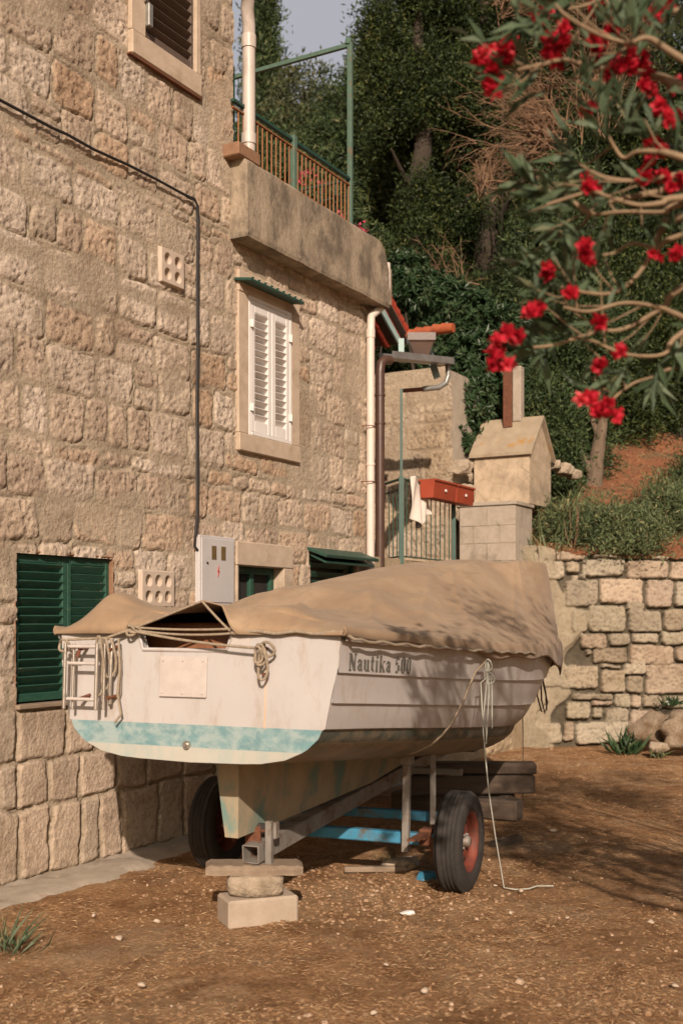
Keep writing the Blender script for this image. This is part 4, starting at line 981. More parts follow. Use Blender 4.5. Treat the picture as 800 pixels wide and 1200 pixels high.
# folding ladder on the port side of the transom
lad = empty('boarding_ladder', (-.0, .565, 1.15-z_b)); lad.parent = boat
def ladm(name, parts, mat='chrome', r=.009):
    mb = MB()
    for pts in parts: mb.tube([Vector((p[0], p[1]-.62, p[2]-1.15)) for p in pts], r, 8)
    return mb.build(name, M[mat], lad)
L_ = -.075
for (y_, xo, rr) in ((.745, L_-.03, .009), (.715, L_, .008), (.55, L_-.03, .010), (.525, L_, .008)):
    ladm('rail', [[(xo, y_, 1.47), (xo, y_-.005, 1.14)]], r=rr)
for z in (1.455, 1.37, 1.19): ladm('rung', [[(L_-.02, .73, z), (L_-.02, .54, z)]], 'panel', .009)
for q_ in ([(-.0, .68, 1.46), (L_, .68, 1.44), (L_, .69, 1.40)], [(-.0, .50, 1.46), (L_, .50, 1.44)], [(0, .66, 1.21), (L_, .67, 1.19)], [(0, .49, 1.21), (L_, .50, 1.2)]): ladm('bracket', [q_], 'rust', .010)
ladm('rail', [[(-.02, .475, 1.44), (-.03, .46, 1.40), (-.03, .455, 1.23), (-.02, .47, 1.20)]], r=.008)
ladm('rail', [[(-.05, .50, 1.50), (-.06, .495, 1.30), (-.05, .50, 1.17)]], r=.009)

# ------------------------------------------------------------------ tarp (rests on the boat: a thing of its own)
RX = [0, .35, .75, 1.0, 1.3, 1.8, 2.5, 3.3, 4.0, 4.5, 4.86, 4.93, 5.02, 5.10, 5.14]
RZ = [1.675,1.69,1.70,1.73,1.87,1.99,2.13,2.25,2.34,2.40,2.42,2.38,2.08,1.76,1.66]
WS = [0, 1.2, 1.7, 2.6, 3.8, 4.5, 4.75, 5.12]       # flat-top fraction of the half beam
WF = [.50,.42,.20,.18,.34,.72,.82,.82]
nxT, nyT = 190, 150
tx = np.concatenate([np.linspace(-.035, .2, 20), np.linspace(.23, 4.4, 115), np.linspace(4.42, 5.12, 55)]); ts = np.linspace(-1, 1, nyT)
TV = np.zeros((nxT, nyT, 3))
EY = [-.9, -.27, -.235, -.19, -.08, .05, .34, .38, .9]; EZ = [1.525, 1.525, 1.56, 1.665, 1.69, 1.655, 1.545, 1.525, 1.525]
_X, _S = np.meshgrid(tx, ts, indexing='ij'); _B = np.interp(_X, XS[:6]+[4.3, 4.6, 4.85, 5.14], BSH[:6]+[.71, .63, .55, .38]); _Y = _B*np.clip(np.abs(_S)/.9, 0, 1)
WR1 = (fbm(_X*.8+_Y*.7*np.sign(_S)+9, _Y*1.4*np.sign(_S)+20, 1.1, 300, 2)-.5)*.060
_Yg = _Y*np.sign(_S)
def crease(xa, ya, xb, yb, w_, amp):       # a long soft fold between two points of the cover
    global WR1
    dx, dy = xb-xa, yb-ya; L2 = dx*dx+dy*dy; tt = np.clip(((_X-xa)*dx+(_Yg-ya)*dy)/L2, 0, 1)
    px_, py_ = xa+dx*tt, ya+dy*tt; sd = ((_X-xa)*dy-(_Yg-ya)*dx)/math.sqrt(L2); d_ = np.hypot(_X-px_, _Yg-py_)
    WR1 = WR1+amp*np.exp(-np.abs(d_)/w_)*np.where(sd > 0, 1, np.exp(-np.abs(d_)/w_))*np.sin(np.clip(tt, .03, .97)*math.pi)**.5
rdc = random.Random(44)
for q_ in ((1.25,-.15,4.4,-.45,.05,.035),(1.0,-.75,2.6,-.25,.04,.030),(.5,-.70,1.3,-.35,.04,.035),(1.7,-.85,3.1,-.20,.04,.028),(2.4,-.88,4.1,-.40,.045,.035),(3.2,-.85,4.4,-.30,.035,.028),(1.3,-.55,2.2,-.78,.03,.022),(3.4,-.6,4.5,-.62,.03,.02),(.15,-.45,.9,-.2,.03,.03),
           (.2,.6,1.1,.2,.03,.03),(.3,.72,.9,.5,.025,.02),(1.1,-.3,2.3,-.5,.03,.022),(2.9,-.35,4.3,-.1,.03,.02),(2.0,-.6,2.9,-.72,.025,.02),(1.0,.2,3.8,.5,.05,.03)): crease(*q_)
for _ in range(34):
    xa = rdc.uniform(.6, 4.4); ya = -rdc.uniform(.68,.92)*float(np.interp(xa, XS, BSH)); an = rdc.gauss(.2,.5); L = rdc.uniform(.25,.6)
    crease(xa, ya, xa+math.sin(an)*L, ya+math.cos(an)*L*.7, rdc.uniform(.012,.025), rdc.uniform(.006,.016))
WR2 = (vn(_X*2.4+_Y*5*np.sign(_S)+30, _Y*.9+20, 1.5, 310)-.5)*.008
WR3 = (vn(tx*2.5, tx*0+3.3, 1, 320)-.5)*.02
TBX = XS[:6]+[4.3, 4.6, 4.85, 5.02, 5.12, 5.14]; TBY = BSH[:6]+[.71, .63, .55, .48, .40, .38]
for i, x in enumerate(tx):
    xc = min(max(x, 0), 5.14); hb = cr(xc, TBX, TBY)+.055
    zs_ = cr(min(xc, 4.97), XS, ZSH)+.018; zr_ = float(np.interp(xc, RX, RZ)); wf = float(np.interp(xc, WS, WF))
    for j, s_ in enumerate(ts):
        a = abs(s_); sg = 1 if s_ > 0 else -1          # sg +1 = port
        q = a/.90
        if a <= .90:
            y = hb*q; 
            if q < wf: z = zr_-.012*(q/wf)**2
            else:
                u = (q-wf)/(1-wf); z = zr_-.012+(zs_+.025-zr_+.012)*(u**1.12)
            z -= .05*math.sin(min(1,q)*math.pi)*max(0, (zr_-zs_-.1))     # slack
            if q > .97: z = zs_+.02
        else:
            u = (a-.90)/.10; y = hb+.012*math.sin(u*3); z = zs_+.02-u*(.050+.040*min(1, max(0, x-.5))+(.016*math.sin(x*3.1+1)+.014*math.sin(x*7.7))*min(1, max(0, x))+.17*max(0, min(1, (x-2.8)/1.5)))
        # wrinkles: drag folds running from gunwale ties up to the ridge
        z += WR1[i, j]*math.sin(min(1, q if a <= .9 else 1)*math.pi)+WR2[i, j]*(1 if a < .9 else 0)
        if a > .86: y += WR3[i]
        Y_ = sg*y
        if x < 1.1:
            z += .11*math.exp(-((Y_-.60)/.13)**2-((x-.20)/.2)**2)*(1 if a < .9 else 0)
            z += .030*math.exp(-((Y_+.42)/.14)**2-((x-.25)/.2)**2)*(1 if a < .9 else 0)
            z -= .035*math.exp(-((Y_-.20)/.13)**2-(x/.5)**2)
        if x < .16 and a < .9:
            e_ = float(np.interp(Y_, EY, EZ)); r_ = max(0, min(1, (x+.035)/.17)); z = e_+(z-e_)*(r_**.45)
        TV[i, j] = (x+(.02*math.sin(Y_*9) if x < .1 else 0), Y_, z-z_b)
tarp = np_mesh('boat_cover', TV.reshape(-1, 3), grid_faces(nyT, nxT), M['tarp'])
tarp.location = T0; tarp.rotation_euler = BR; tag(tarp, 'sagging tan tarpaulin stretched over the white boat', 'boat cover')
# cut the aft opening edge: raise first row in the middle so cockpit shows
sm = tarp.modifiers.new('thick', 'SOLIDIFY'); sm.thickness = .006; sm.offset = 1

def boat_pt(x, y, z):
    return Matrix.LocRotScale(T0, Euler(BR), None) @ Vector((x, y, z-z_b))
def sag(a, b, s_, n=12):
    a = Vector(a); b = Vector(b); return [a.lerp(b, i/n)-Vector((0,0,s_*4*(i/n)*(1-i/n))) for i in range(n+1)]
def rope(name, paths, r, mat, label, cat='rope', group=None, base=None):
    p0 = Vector(paths[0][0]); mb = MB()
    for pts in paths: mb.tube([Vector(p)-p0 for p in pts], r, 7)
    o = mb.build(name, M[mat], loc=p0); return tag(o, label, cat, group)
def loop(c, w_, h_, n=14, tw=.01):
    c = Vector(c); return [c+BS*(w_/2*math.sin(2*math.pi*i/n))*1+Vector((0,0,-h_/2+h_/2*math.cos(2*math.pi*i/n)))-BF*(tw*math.sin(i)) for i in range(n+1)]
k0 = boat_pt(-.05, .335, 1.545); k1 = boat_pt(-.05, -.235, 1.54); pk = boat_pt(-.045, -.07, 1.685); kb = boat_pt(-.04, -.41, 1.46)
rope('lashing_rope', [sag(k0, pk, .0), sag(pk, k1, .004), sag(k0+Vector((0,0,.012)), k1+Vector((0,0,.01)), .008), sag(k0, k1-Vector((0,0,.012)), .015)], .006, 'rope',
     'frayed tan rope laced to and fro across the motor cut-out')
rope('mooring_rope', [sag(k0-Vector((0,0,.005)), kb-BF*.03, .012), loop(kb+Vector((-.01,-.03,.02)), .06, .10), loop(kb+Vector((0,-.035,.0)), .05, .15), loop(kb+Vector((.02,-.03,.03)), .08, .07),
      loop(kb+Vector((-.02,-.03,.01)), .04, .08)], .007, 'rope', 'knotted rope running down to the rusty eye bolt on the transom')
kl = boat_pt(-.07, .47, 1.50)
rope('coiled_rope', [sag(k0, kl, .0), loop(kl, .05, .26), loop(kl+Vector((.02,0,0)), .07, .20), loop(kl+Vector((-.03,-.01,0.01)), .05, .30), sag(kl, boat_pt(-.08,.70,1.49), .0), loop(boat_pt(-.08,.72,1.49), .07, .06),
      loop(k0+Vector((0,-.01,.02)), .05, .05), loop(k0+Vector((.02,-.01,.015)), .07, .03), [boat_pt(-.06,.40,1.5), boat_pt(-.06,.385,1.35), boat_pt(-.05,.40,1.22), boat_pt(-.05,.375,1.12), boat_pt(-.05,.41,1.08)]], .007, 'rope',
     'bunched rope looped beside the boarding ladder')
pts = [boat_pt(-.03, y, 1.535+.006*math.sin(y*30)) for y in np.linspace(-.22, -.82, 16)]
pts += [boat_pt(x, -(cr(max(x,0),XS,BSH)+.075), 1.505+.006*math.sin(x*26)+float(cr(max(x,0),XS,ZSH))-1.53) for x in np.linspace(.02, 2.6, 40)]
rope('rope', [pts], .0085, 'rope', 'thick rope threaded along the hem of the tarp down the right side')
# ties hanging on the starboard side
s1 = boat_pt(1.62, -1.00, 1.47)
gpt = G(590, 1042)
b1 = [s1, s1+Vector((.0,-.01,-.10)), P(563, 800, s1.y-.02), P(566, 860, s1.y-.03), P(572, 925, s1.y-.1), P(580, 980, (s1.y+gpt.y)/2), gpt+Vector((0,0,.010)), gpt+Vector((.06,-.05,.010)), gpt+Vector((.14,-.04,.012)), gpt+Vector((.20,.03,.012)), gpt+Vector((.30,.04,.010))]
rope('hanging_cord', [b1, [s1, s1+Vector((-.01,-.03,-.12)), s1+Vector((-.03,-.02,-.34)), s1+Vector((-.01,-.03,-.43))], [s1, s1+Vector((.02,-.02,-.15)), s1+Vector((.02,-.03,-.40))], [s1, s1+Vector((.0,-.04,-.20)), s1+Vector((-.015,-.03,-.49))],
      loop(s1+Vector((0,-.02,.0)), .04, .07), loop(s1+Vector((0.01,-.02,-.08)), .05, .06)], .0042, 'pale_rope', 'pale cord with frayed strands hanging from the tarp to the ground near the wheel')
u0_ = P(533, 858, s1.y-.05)
rope('tie_rope', [[s1, *[boat_pt(1.62-.5*(1.40-z_), -hull_y(1.62-.5*(1.40-z_), z_)-.012, z_) for z_ in (1.40,1.32,1.24,1.16,1.09,1.03,.97,.92)], boat_pt(1.32, -.30, .86)]], .007, 'rope', 'old rope running slanting down and under the hull')
s2 = boat_pt(4.62, -.60, 1.56)
d2 = s2.y
rope('rope', [[s2, P(631,785,d2-.05), P(629,815,d2-.05), P(634,834,d2-.05), P(640,832,d2-.05), P(639,812,d2-.05), P(632,780,d2-.05)], [s2, P(633,790,d2-.06), P(634,820,d2-.06), P(638,836,d2-.06), P(641,824,d2-.06), P(634,790,d2-.06)],
      [s2, P(626,800,d2), P(612,835,d2), P(590,860,d2)], loop(s2, .05, .06)], .007, 'dark_rope', 'dark rope looped below the bow')
rope('rope', [[P(612,833,d2-.02), P(612.5,880,d2-.03), Vector((P(612,900,d2).x, d2, .01))]], .004, 'dark_rope', 'thin dark cord hanging straight down under the bow')

# ------------------------------------------------------------------ trailer
TY = R(90-22.5); TF = Vector((math.cos(TY), math.sin(TY), 0))
TA = Vector((-.045, 7.10, 0)); tr_ = empty('boat_trailer', TA, (0,0,TY), 'rusty boat trailer with a blue axle and grey beam under the boat', 'trailer')
WR = .295
def tb(name, mb, mat, parent=None): return mb.build(name, M[mat], parent or tr_)
mb = MB()
def hollow(a, b_, w_, h_):
    mb.bar(a, b_, w_, h_, bev=.006)
# central beam, hollow at the rear end
a_ = Vector((-1.13, .0, .36)); b_ = Vector((2.9, 0, .62)); d_ = (b_-a_).normalized(); up_ = Vector((-d_.z,0,d_.x)); W_ = .045; wl = .006
for off, sz in ((Vector((0,W_,0)), (wl,.09)), (Vector((0,-W_,0)), (wl,.09)), (up_*W_, (.084,wl)), (-up_*W_, (.084,wl))): mb.bar(a_+off, b_+off, sz[0], sz[1], up=up_)
tb('drawbar', mb, 'galv')
# second long beam further left/back
mb = MB(); mb.bar((.3,.30,.42), (2.6,.05,.60), .06, .07, bev=.004); tb('side_beam', mb, 'galv')
mb = MB(); mb.box((0,0,.285), (.07,1.36,.07), bev=.008); tb('axle', mb, 'blue')
mb = MB(); mb.box((.62,0,.31), (.06,1.2,.06), bev=.006); tb('cross_beam', mb, 'blue')
mb = MB(); mb.box((1.4,0,.50), (.06,.8,.05), bev=.005); tb('cross_beam', mb, 'galv')
# wheels
def tyre_mb():
    mb = MB(); w2 = .082; prof = []
    p = [(.172,-.062),(.19,-.078),(.225,-.084),(.262,-.080),(.284,-.068),(.293,-.050)]
    tread = []
    for i in range(9):
        z = -.050+i*.0125; g = .007 if i in (2, 4, 6) else 0
        tread += [(.295-g, z-.003), (.295-g, z+.003)]
    prof = p+tread+[(r_, -z) for r_, z in p[::-1]]+[(.165,.03),(.165,-.03),(.172,-.062)]
    mb.lathe(prof, 64)
    return mb
def wheel(side):
    wz = .29; root = empty('wheel', (0, side*.80, wz)); root.parent = tr_; Mx = Matrix.Rotation(R(90 if side < 0 else -90), 4, 'X') @ Matrix.Rotation(.3, 4, 'Z')
    t_ = tyre_mb(); t_.v = [tuple(Mx @ Vector(v_)) for v_ in t_.v]; t_.build('tyre', M['rubber'], root)
    mb = MB()
    prof = [(.176,-.066),(.170,-.062),(.160,-.030),(.155,.030),(.160,.052),(.172,.066),(.180,.070),(.182,.064),(.176,.058),(.162,.040)]
    mb.lathe(prof, 40, Mx)
    prof = [(.160,.030),(.135,.012),(.110,.022),(.085,.034),(.060,.030),(.052,.026),(.0,.026)]
    mb.lathe(prof, 40, Mx); mb.build('rim', M['rim'], root)
    mb = MB(); mb.lathe([(.034,.024),(.034,.058),(.026,.066),(0,.068)], 20, Mx)
    for i in range(4):
        a = math.pi/2*i+.4; c_ = Vector((math.cos(a)*.052, math.sin(a)*.052, 0)); mb.tube([Mx @ (c_+Vector((0,0,.026))), Mx @ (c_+Vector((0,0,.044)))], .009, 6)
    mb.build('hub_cap', M['galv'], root)
    for i in range(8):
        a = math.pi/4*i; c_ = Vector((math.cos(a)*.112, math.sin(a)*.112, .0)); mb = MB(); mb.tube([Mx @ (c_+Vector((0,0,.018))), Mx @ (c_+Vector((0,0,.0245)))], .013, 8)
        mb.build('rim_slot', M['dark'], root)
    mb = MB(); mb.tube([Vector((0, -side*.18, 0)), Vector((0, -side*.03, 0))], .035, 12); mb.build('hub', M['rust'], root)
wheel(-1); wheel(1)
for s_ in (1, -1):
    mb = MB()
    mb.bar((-.30, s_*.60, .33), (.30, s_*.60, .33), .045, .012); mb.bar((-.22, s_*.60, .318), (.22, s_*.60, .318), .045, .010); mb.bar((-.12, s_*.60, .306), (.12, s_*.60, .306), .045, .010)
    mb.box((0, s_*.60, .30), (.09,.08,.10), bev=.008); mb.box((-.05, s_*.66, .25), (.05,.03,.12), bev=.006); tb('leaf_spring', mb, 'rust')
    mb = MB(); mb.bar((-.10, s_*.50, .22), (-.07, s_*.50, .80), .042, .042, bev=.004); mb.box((-.07, s_*.50, .78), (.07,.07,.10), bev=.006); tb('support_post', mb, 'galv')
    mb = MB(); mb.bar((.42, s_*.50, .30), (.36, s_*.52, .90), .038, .038, bev=.004); tb('support_post', mb, 'galv')
    mb = MB(); mb.bar((-.25, s_*.52, .86), (.62, s_*.50, .86), .08, .04, bev=.008); tb('bunk_board', mb, 'timber')
mb = MB(); mb.box((-.02, .0, .80), (.10,.9,.06), bev=.006); tb('bunk_beam', mb, 'rust')
# rear roller bracket and jack leg
mb = MB(); mb.box((-1.03, .035, .43), (.02,.09,.12), bev=.004); mb.box((-1.03,-.055,.43), (.02,.03,.14), bev=.003); mb.tube([(-1.02,-.09,.47),(-1.02,.09,.47)], .012, 8); tb('rear_bracket', mb, 'rust')
mb = MB(); mb.tube([(-1.0,-.055,.475),(-1.0,.07,.475)], .030, 14); tb('roller', mb, 'rubber')
mb = MB(); mb.box((-1.06,-.075,.40), (.035,.035,.26), bev=.003); mb.box((-1.02,-.095,.475), (.05,.02,.09), bev=.006); tb('jack_leg', mb, 'galv')
# tongue end
mb = MB(); mb.box((2.6, .0, .55), (.12,.35,.08), bev=.01); mb.bar((1.9,-.05,.60), (2.95,-.30,.64), .07, .07, bev=.005); tb('tongue', mb, 'galv')

# ------------------------------------------------------------------ props under the trailer
def rock_obj(name, loc, size, rotz, mat, label, cat, group=None, sub=3, boxy=.6, seed=0, rough=.16):
    import bmesh
    bm = bmesh.new(); bmesh.ops.create_icosphere(bm, subdivisions=sub, radius=1); rp = random.Random(seed*3+1)
    planes = [(Vector((rp.gauss(0,1), rp.gauss(0,1), rp.gauss(0,.8))).normalized(), rp.uniform(.66,.92)) for _ in range(0 if boxy > .6 else 12)]
    for v_ in bm.verts:
        q = v_.co.copy(); k_ = max(abs(q.x), abs(q.y), abs(q.z)); q = q/k_**boxy
        q *= 1+rough*(float(fbm(q.x*1.3+seed*7+9, q.y*1.3+q.z*1.7+20, 1.3, 500+seed))-.5)*2
        for pn, pd in planes:
            e_ = q.dot(pn)-pd
            if e_ > 0: q -= pn*e_*.93
        v_.co = Vector((q.x*size[0]/2, q.y*size[1]/2, q.z*size[2]/2))
    for f in bm.faces: f.smooth = True
    me = bpy.data.meshes.new(name); bm.to_mesh(me); bm.free(); me.materials.append(mat)
    o = bpy.data.objects.new(name, me); link(o); o.location = loc; o.rotation_euler = (0,0,rotz); return tag(o, label, cat, group)
q = G(297, 1085); bb = Vector((q.x+.0, q.y+.11, 0)); br = R(-4)
mb = MB(); mb.box((0,0,.065), (.385,.22,.15), bev=.012); o = mb.build('concrete_block', M['cement_block'], loc=(bb.x+.015, bb.y, 0), rot=(0,0,R(22-0))); tag(o, 'squat cement block lowest in the stack under the rear of the trailer beam', 'block')
o = rock_obj('stone_block', (bb.x-.0, bb.y, .197), (.30,.20,.115), R(8), M['rock'], 'rounded tan stone block between the plank and the cement block', 'stone', boxy=.85, rough=.07, seed=2)
mb = MB(); mb.box((0,0,.0), (.36,.16,.035), bev=.006); o = mb.build('stone_slab', M['cement_block'], loc=(bb.x+.04, bb.y+.02, .2465), rot=(0,0,R(14))); 
COL.objects.unlink(o); bpy.data.objects.remove(o)
mb = MB(); 
vs = []; n_ = 20
for i in range(n_+1):
    x = -.255+.51*i/n_; jj = .006*math.sin(i*1.7); e_ = .012 if i in (0, n_) else 0
    for (y, z) in ((-.08+jj+e_, .0), (.08+jj*.5-e_, .0), (.08+jj*.5-e_, .055-e_), (-.08+jj+e_, .052+jj*.3-e_)): vs.append((x, y, z))
fs = []
for i in range(n_):
    for j in range(4): j2 = (j+1) % 4; fs.append((i*4+j, i*4+j2, (i+1)*4+j2, (i+1)*4+j))
fs += [(0,1,2,3), (n_*4, n_*4+1, n_*4+2, n_*4+3)]
mb.add(vs, fs); o = mb.build('wooden_plank', M['plank'], loc=(bb.x-.005, bb.y, .254), rot=(0,R(1.0),R(6))); tag(o, 'weathered grey plank topmost on the stack, carrying the trailer beam', 'plank')
# sleepers under the tongue
tp = TA+TF*2.55
for i, (dx, dy, z, sx, sy, sz, rz_, mat, lab) in enumerate((
    (.0,-.05,.08,1.1,.16,.16,-.5,'timber','thick dark sleeper lying on the ground under the trailer tongue'),
    (.05,.28,.08,1.0,.15,.15,-.6,'timber','second dark sleeper lying behind the first on the ground'),
    (.12,-.0,.245,1.05,.20,.15,.12,'timber','heavy dark timber laid crosswise in the middle of the pile under the bow'),
    (.06,.03,.375,1.2,.18,.09,-.02,'timber','flat brown timber on top of the pile below the bow'))):
    mb = MB(); mb.box((0,0,0), (sx,sy,sz), bev=.012); o = mb.build('timber_beam', M[mat], loc=(tp.x+dx, tp.y+dy, z+.0), rot=(0,0,rz_)); tag(o, lab, 'timber', 'timbers piled under the trailer tongue')
# small things on the ground
q = G(470, 1018); rock_obj('flat_stone', (q.x, q.y, .03), (.26,.20,.09), .4, M['rock'], 'flat pale stone lying under the axle left of the wheel', 'stone', seed=5)
q = G(440, 1022); mb = MB(); mb.box((0,0,.02), (.40,.05,.035), bev=.006); o = mb.build('scrap_wood', M['plank'], loc=(q.x, q.y, .0), rot=(0,0,.05)); tag(o, 'short strip of scrap wood on the ground left of the wheel', 'wood')
q = G(500, 1030); mb = MB(); mb.prism([(-.06,0),(.07,0),(.05,.04),(-.03,.045)], -.035, .035, 'y'); o = mb.build('wheel_chock', M['blue'], loc=(q.x, q.y, .0), rot=(0,0,.6)); tag(o, 'small blue chock against the tyre', 'chock')
q = G(592, 990); mb = MB(); mb.prism([(-.12,0),(.12,0),(.12,.06),(-.10,.03)], -.04, .04, 'y'); o = mb.build('timber_wedge', M['timber'], loc=(q.x, q.y, .0), rot=(0,0,.5)); tag(o, 'dark timber wedge lying on the ground behind the right wheel', 'wedge')
def crushed(px, py, L, wd, rz_, mat, name, lab, cat):
    q = G(px, py); o = rock_obj(name, (q.x, q.y, .018), (L, wd, .032), rz_, mat, lab, cat, boxy=.4, seed=px % 17, rough=.25); return o
crushed(477, 1074, .085, .05, -.3, M['white_paint'], 'plastic_scrap', 'crumpled white scrap lying alone on the ground in front of the wheel', 'litter')
for (px, py, L) in ((184,1082,.045),(110,1075,.04),(452,1133,.035),(497,1164,.05),(438,1190,.035),(571,1117,.035),(598,1072,.04),(647,975,.07),(762,1083,.05),(790,1158,.04),(140,1102,.06),(166,1157,.05),(664,1078,.03),(580,1040,.03),(610,1046,.05)):
    q = G(px, py); o = rock_obj('pale_stone', (q.x, q.y, .012), (L, L*.7, L*.5), random.random()*3, M['frame_stone'], 'small pale stone chip scattered on the dry ground', 'stone', 'pale stone chips scattered over the yard', sub=2, boxy=.4, seed=px % 13, rough=.25)
# boulders at the foot of the wall
rock_obj('boulder', P(760, 858, 13.7), (.56,.5,.52), .3, M['dirty_rock'], 'rounded tan boulder at the foot of the retaining wall', 'boulder', boxy=.35, seed=8, rough=.3, sub=4)
rock_obj('boulder', P(812, 856, 13.4), (.8,.6,.48), .1, M['dirty_rock'], 'larger earth covered boulder at the right edge of the yard', 'boulder', boxy=.35, seed=9, rough=.3, sub=4)
rock_obj('boulder', P(772, 876, 13.2), (.22,.2,.16), .1, M['rock'], 'smallest pale stone just in front of the two boulders', 'boulder', boxy=.4, seed=10, rough=.3)

# ------------------------------------------------------------------ vegetation
def rand_unit(n):
    v = rng.normal(size=(n, 3)); return v/np.linalg.norm(v, axis=1, keepdims=True)
def leaves(C, D, L, W, tint, curl=.15):
    """diamond leaves: centres C, directions D, lengths L, widths W -> verts, quads, tints"""
    n = len(C); up = rand_unit(n); side = np.cross(D, up); side /= np.linalg.norm(side, axis=1, keepdims=True)+1e-9; nrm = np.cross(side, D)
    L = np.broadcast_to(np.asarray(L).reshape(-1, 1), (n, 1)); W = np.broadcast_to(np.asarray(W).reshape(-1, 1), (n, 1))
    a = C; b_ = C+D*L*.45+side*W/2+nrm*L*curl*.3; c_ = C+D*L-nrm*L*curl*.5; d_ = C+D*L*.45-side*W/2+nrm*L*curl*.3
    V = np.stack([a, b_, c_, d_], 1).reshape(-1, 3); Fq = np.arange(4*n).reshape(-1, 4); return V, Fq, np.repeat(tint, 4)
def clumps(n, per, env, spread, Lr, Wr, updir=.25, out=.5, seed=None, rosette=False, flat=1.0, holes=.0):
    """n clump centres from env(n) (points + outward dirs); per leaves in each"""
    Cc_, Do = env(n)
    if holes:
        k = fbm(Cc_[:, 0]*1.0+50, Cc_[:, 2]+Cc_[:, 1]*.5+50, .9/holes, 700+int(seed or 0), 2) > .44; Cc_ = Cc_[k]; Do = Do[k]; n = len(Cc_)
    size = spread*(.55+.9*rng.random((n, 1, 1))); base_t = rng.random((n, 1))**1.3*.72
    if rosette:
        th = rng.random((n, per))*2*np.pi; el = rng.uniform(-.15, .75, (n, per)); ax = Do+np.array([0,0,.35]); ax /= np.linalg.norm(ax, axis=1, keepdims=True)
        ref = np.cross(ax, [0.3,1,0.1]); ref /= np.linalg.norm(ref, axis=1, keepdims=True); r2 = np.cross(ax, ref)
        D = (ref[:, None, :]*(np.cos(th)*np.cos(el))[..., None]+r2[:, None, :]*(np.sin(th)*np.cos(el))[..., None]+ax[:, None, :]*np.sin(el)[..., None]).reshape(-1, 3)
        P_ = np.repeat(Cc_, per, 0)
    else:
        o_ = rng.normal(size=(n, per, 3))*size*np.array([1,1,flat]); P_ = (Cc_[:, None, :]+o_).reshape(-1, 3)
        D = rand_unit(n*per)+np.repeat(Do, per, 0)*out+np.array([0,0,updir]); D /= np.linalg.norm(D, axis=1, keepdims=True)
    m_ = len(P_); L = rng.uniform(*Lr, m_); W_ = rng.uniform(*Wr, m_); tint = np.clip(np.repeat(base_t, per, 1).ravel()+rng.random(m_)*.34, 0, 1)
    return leaves(P_, D, L, W_, tint)
def env_column(h, r, taper=1.0, lump=.25, sd=0, inner=.45, base=.05):
    def f(n):
        u = rng.random(n)**.85; z = base*h+u*h*(1-base); th = rng.random(n)*2*np.pi
        prof = r*(np.minimum(1, u*5+.3))*(1-u**taper)**.6+r*.04
        k = 1+lump*(fbm(th*1.6+sd*3+20, z*1.1+sd, 1.2, 600+sd, 3)-.5)*3
        rr = prof*k*(inner+(1-inner)*rng.random(n)**.5); d = np.stack([np.cos(th), np.sin(th), np.full(n, .3)], 1)
        return np.stack([np.cos(th)*rr, np.sin(th)*rr, z], 1), d/np.linalg.norm(d, axis=1, keepdims=True)
    return f
def env_blobs(blobs):
    """blobs: (cx,cy,cz,rx,ry,rz)"""
    B = np.array(blobs, dtype=float); wts = (B[:, 3]*B[:, 5]*B[:, 4])**.67; wts /= wts.sum()
    def f(n):
        i = rng.choice(len(B), n, p=wts); d = rand_unit(n); rr = .62+.38*rng.random(n)**.6
        k = 1+.35*(fbm(d[:, 0]*2+i*5+30, d[:, 2]*2+d[:, 1]+30, 1.2, 650, 3)-.5)*2
        return B[i, :3]+d*B[i, 3:]*(rr*k)[:, None], d
    return f
GR_DARK = [(0, (.010,.020,.006)), (.45, (.030,.050,.014)), (.8, (.072,.10,.026)), (1, (.14,.145,.04))]
GR_MID = [(0, (.016,.032,.012)), (.45, (.050,.082,.030)), (.8, (.10,.14,.050)), (1, (.17,.17,.07))]
GR_PINE = [(0, (.045,.058,.026)), (.5, (.085,.10,.045)), (.9, (.14,.15,.065)), (1, (.18,.16,.08))]
GR_PITT = [(0, (.020,.045,.018)), (.5, (.040,.078,.032)), (.85, (.075,.12,.055)), (1, (.12,.15,.075))]
GR_SHR = [(0, (.055,.075,.035)), (.45, (.11,.15,.065)), (.8, (.19,.22,.10)), (1, (.32,.27,.14))]
GR_OLE = [(0, (.045,.075,.038)), (.5, (.08,.12,.062)), (.85, (.13,.17,.10)), (1, (.24,.18,.08))]
for k_, g in (('l_dark', GR_DARK), ('l_mid', GR_MID), ('l_pine', GR_PINE), ('l_pitt', GR_PITT), ('l_shr', GR_SHR), ('l_ole', GR_OLE)):
    M[k_] = leaf_mat(k_, g, .55 if k_ != 'l_pitt' else .38)
M['petal'] = leaf_mat('petal', [(0, (.32,.008,.018)), (.5, (.52,.016,.035)), (.85, (.70,.045,.07)), (1, (.80,.14,.15))], .5, .35)
M['pink_petal'] = leaf_mat('pink_petal', [(0, (.5,.06,.10)), (1, (.70,.14,.20))], .5, .3)
M['bark'] = pmat('bark', (.07,.05,.035), (.04,.03,.02), .95, scale=9, sc=(3,3,.7), bstr=.9, bdist=.02)
M['ole_bark'] = pmat('oleander_bark', (.27,.19,.11), (.19,.13,.075), .85, scale=14)
M['dark_bark'] = pmat('dark_bark', (.035,.028,.018), None, .95)
M['twig'] = pmat('dry_twig', (.27,.16,.09), (.19,.11,.065), .9, scale=10)
def joinv(parts):
    V = []; Fq = []; T = []; n = 0
    for v_, f_, t_ in parts: V.append(v_); Fq.append(f_+n); T.append(t_); n += len(v_)
    return np.concatenate(V), np.concatenate(Fq), np.concatenate(T)
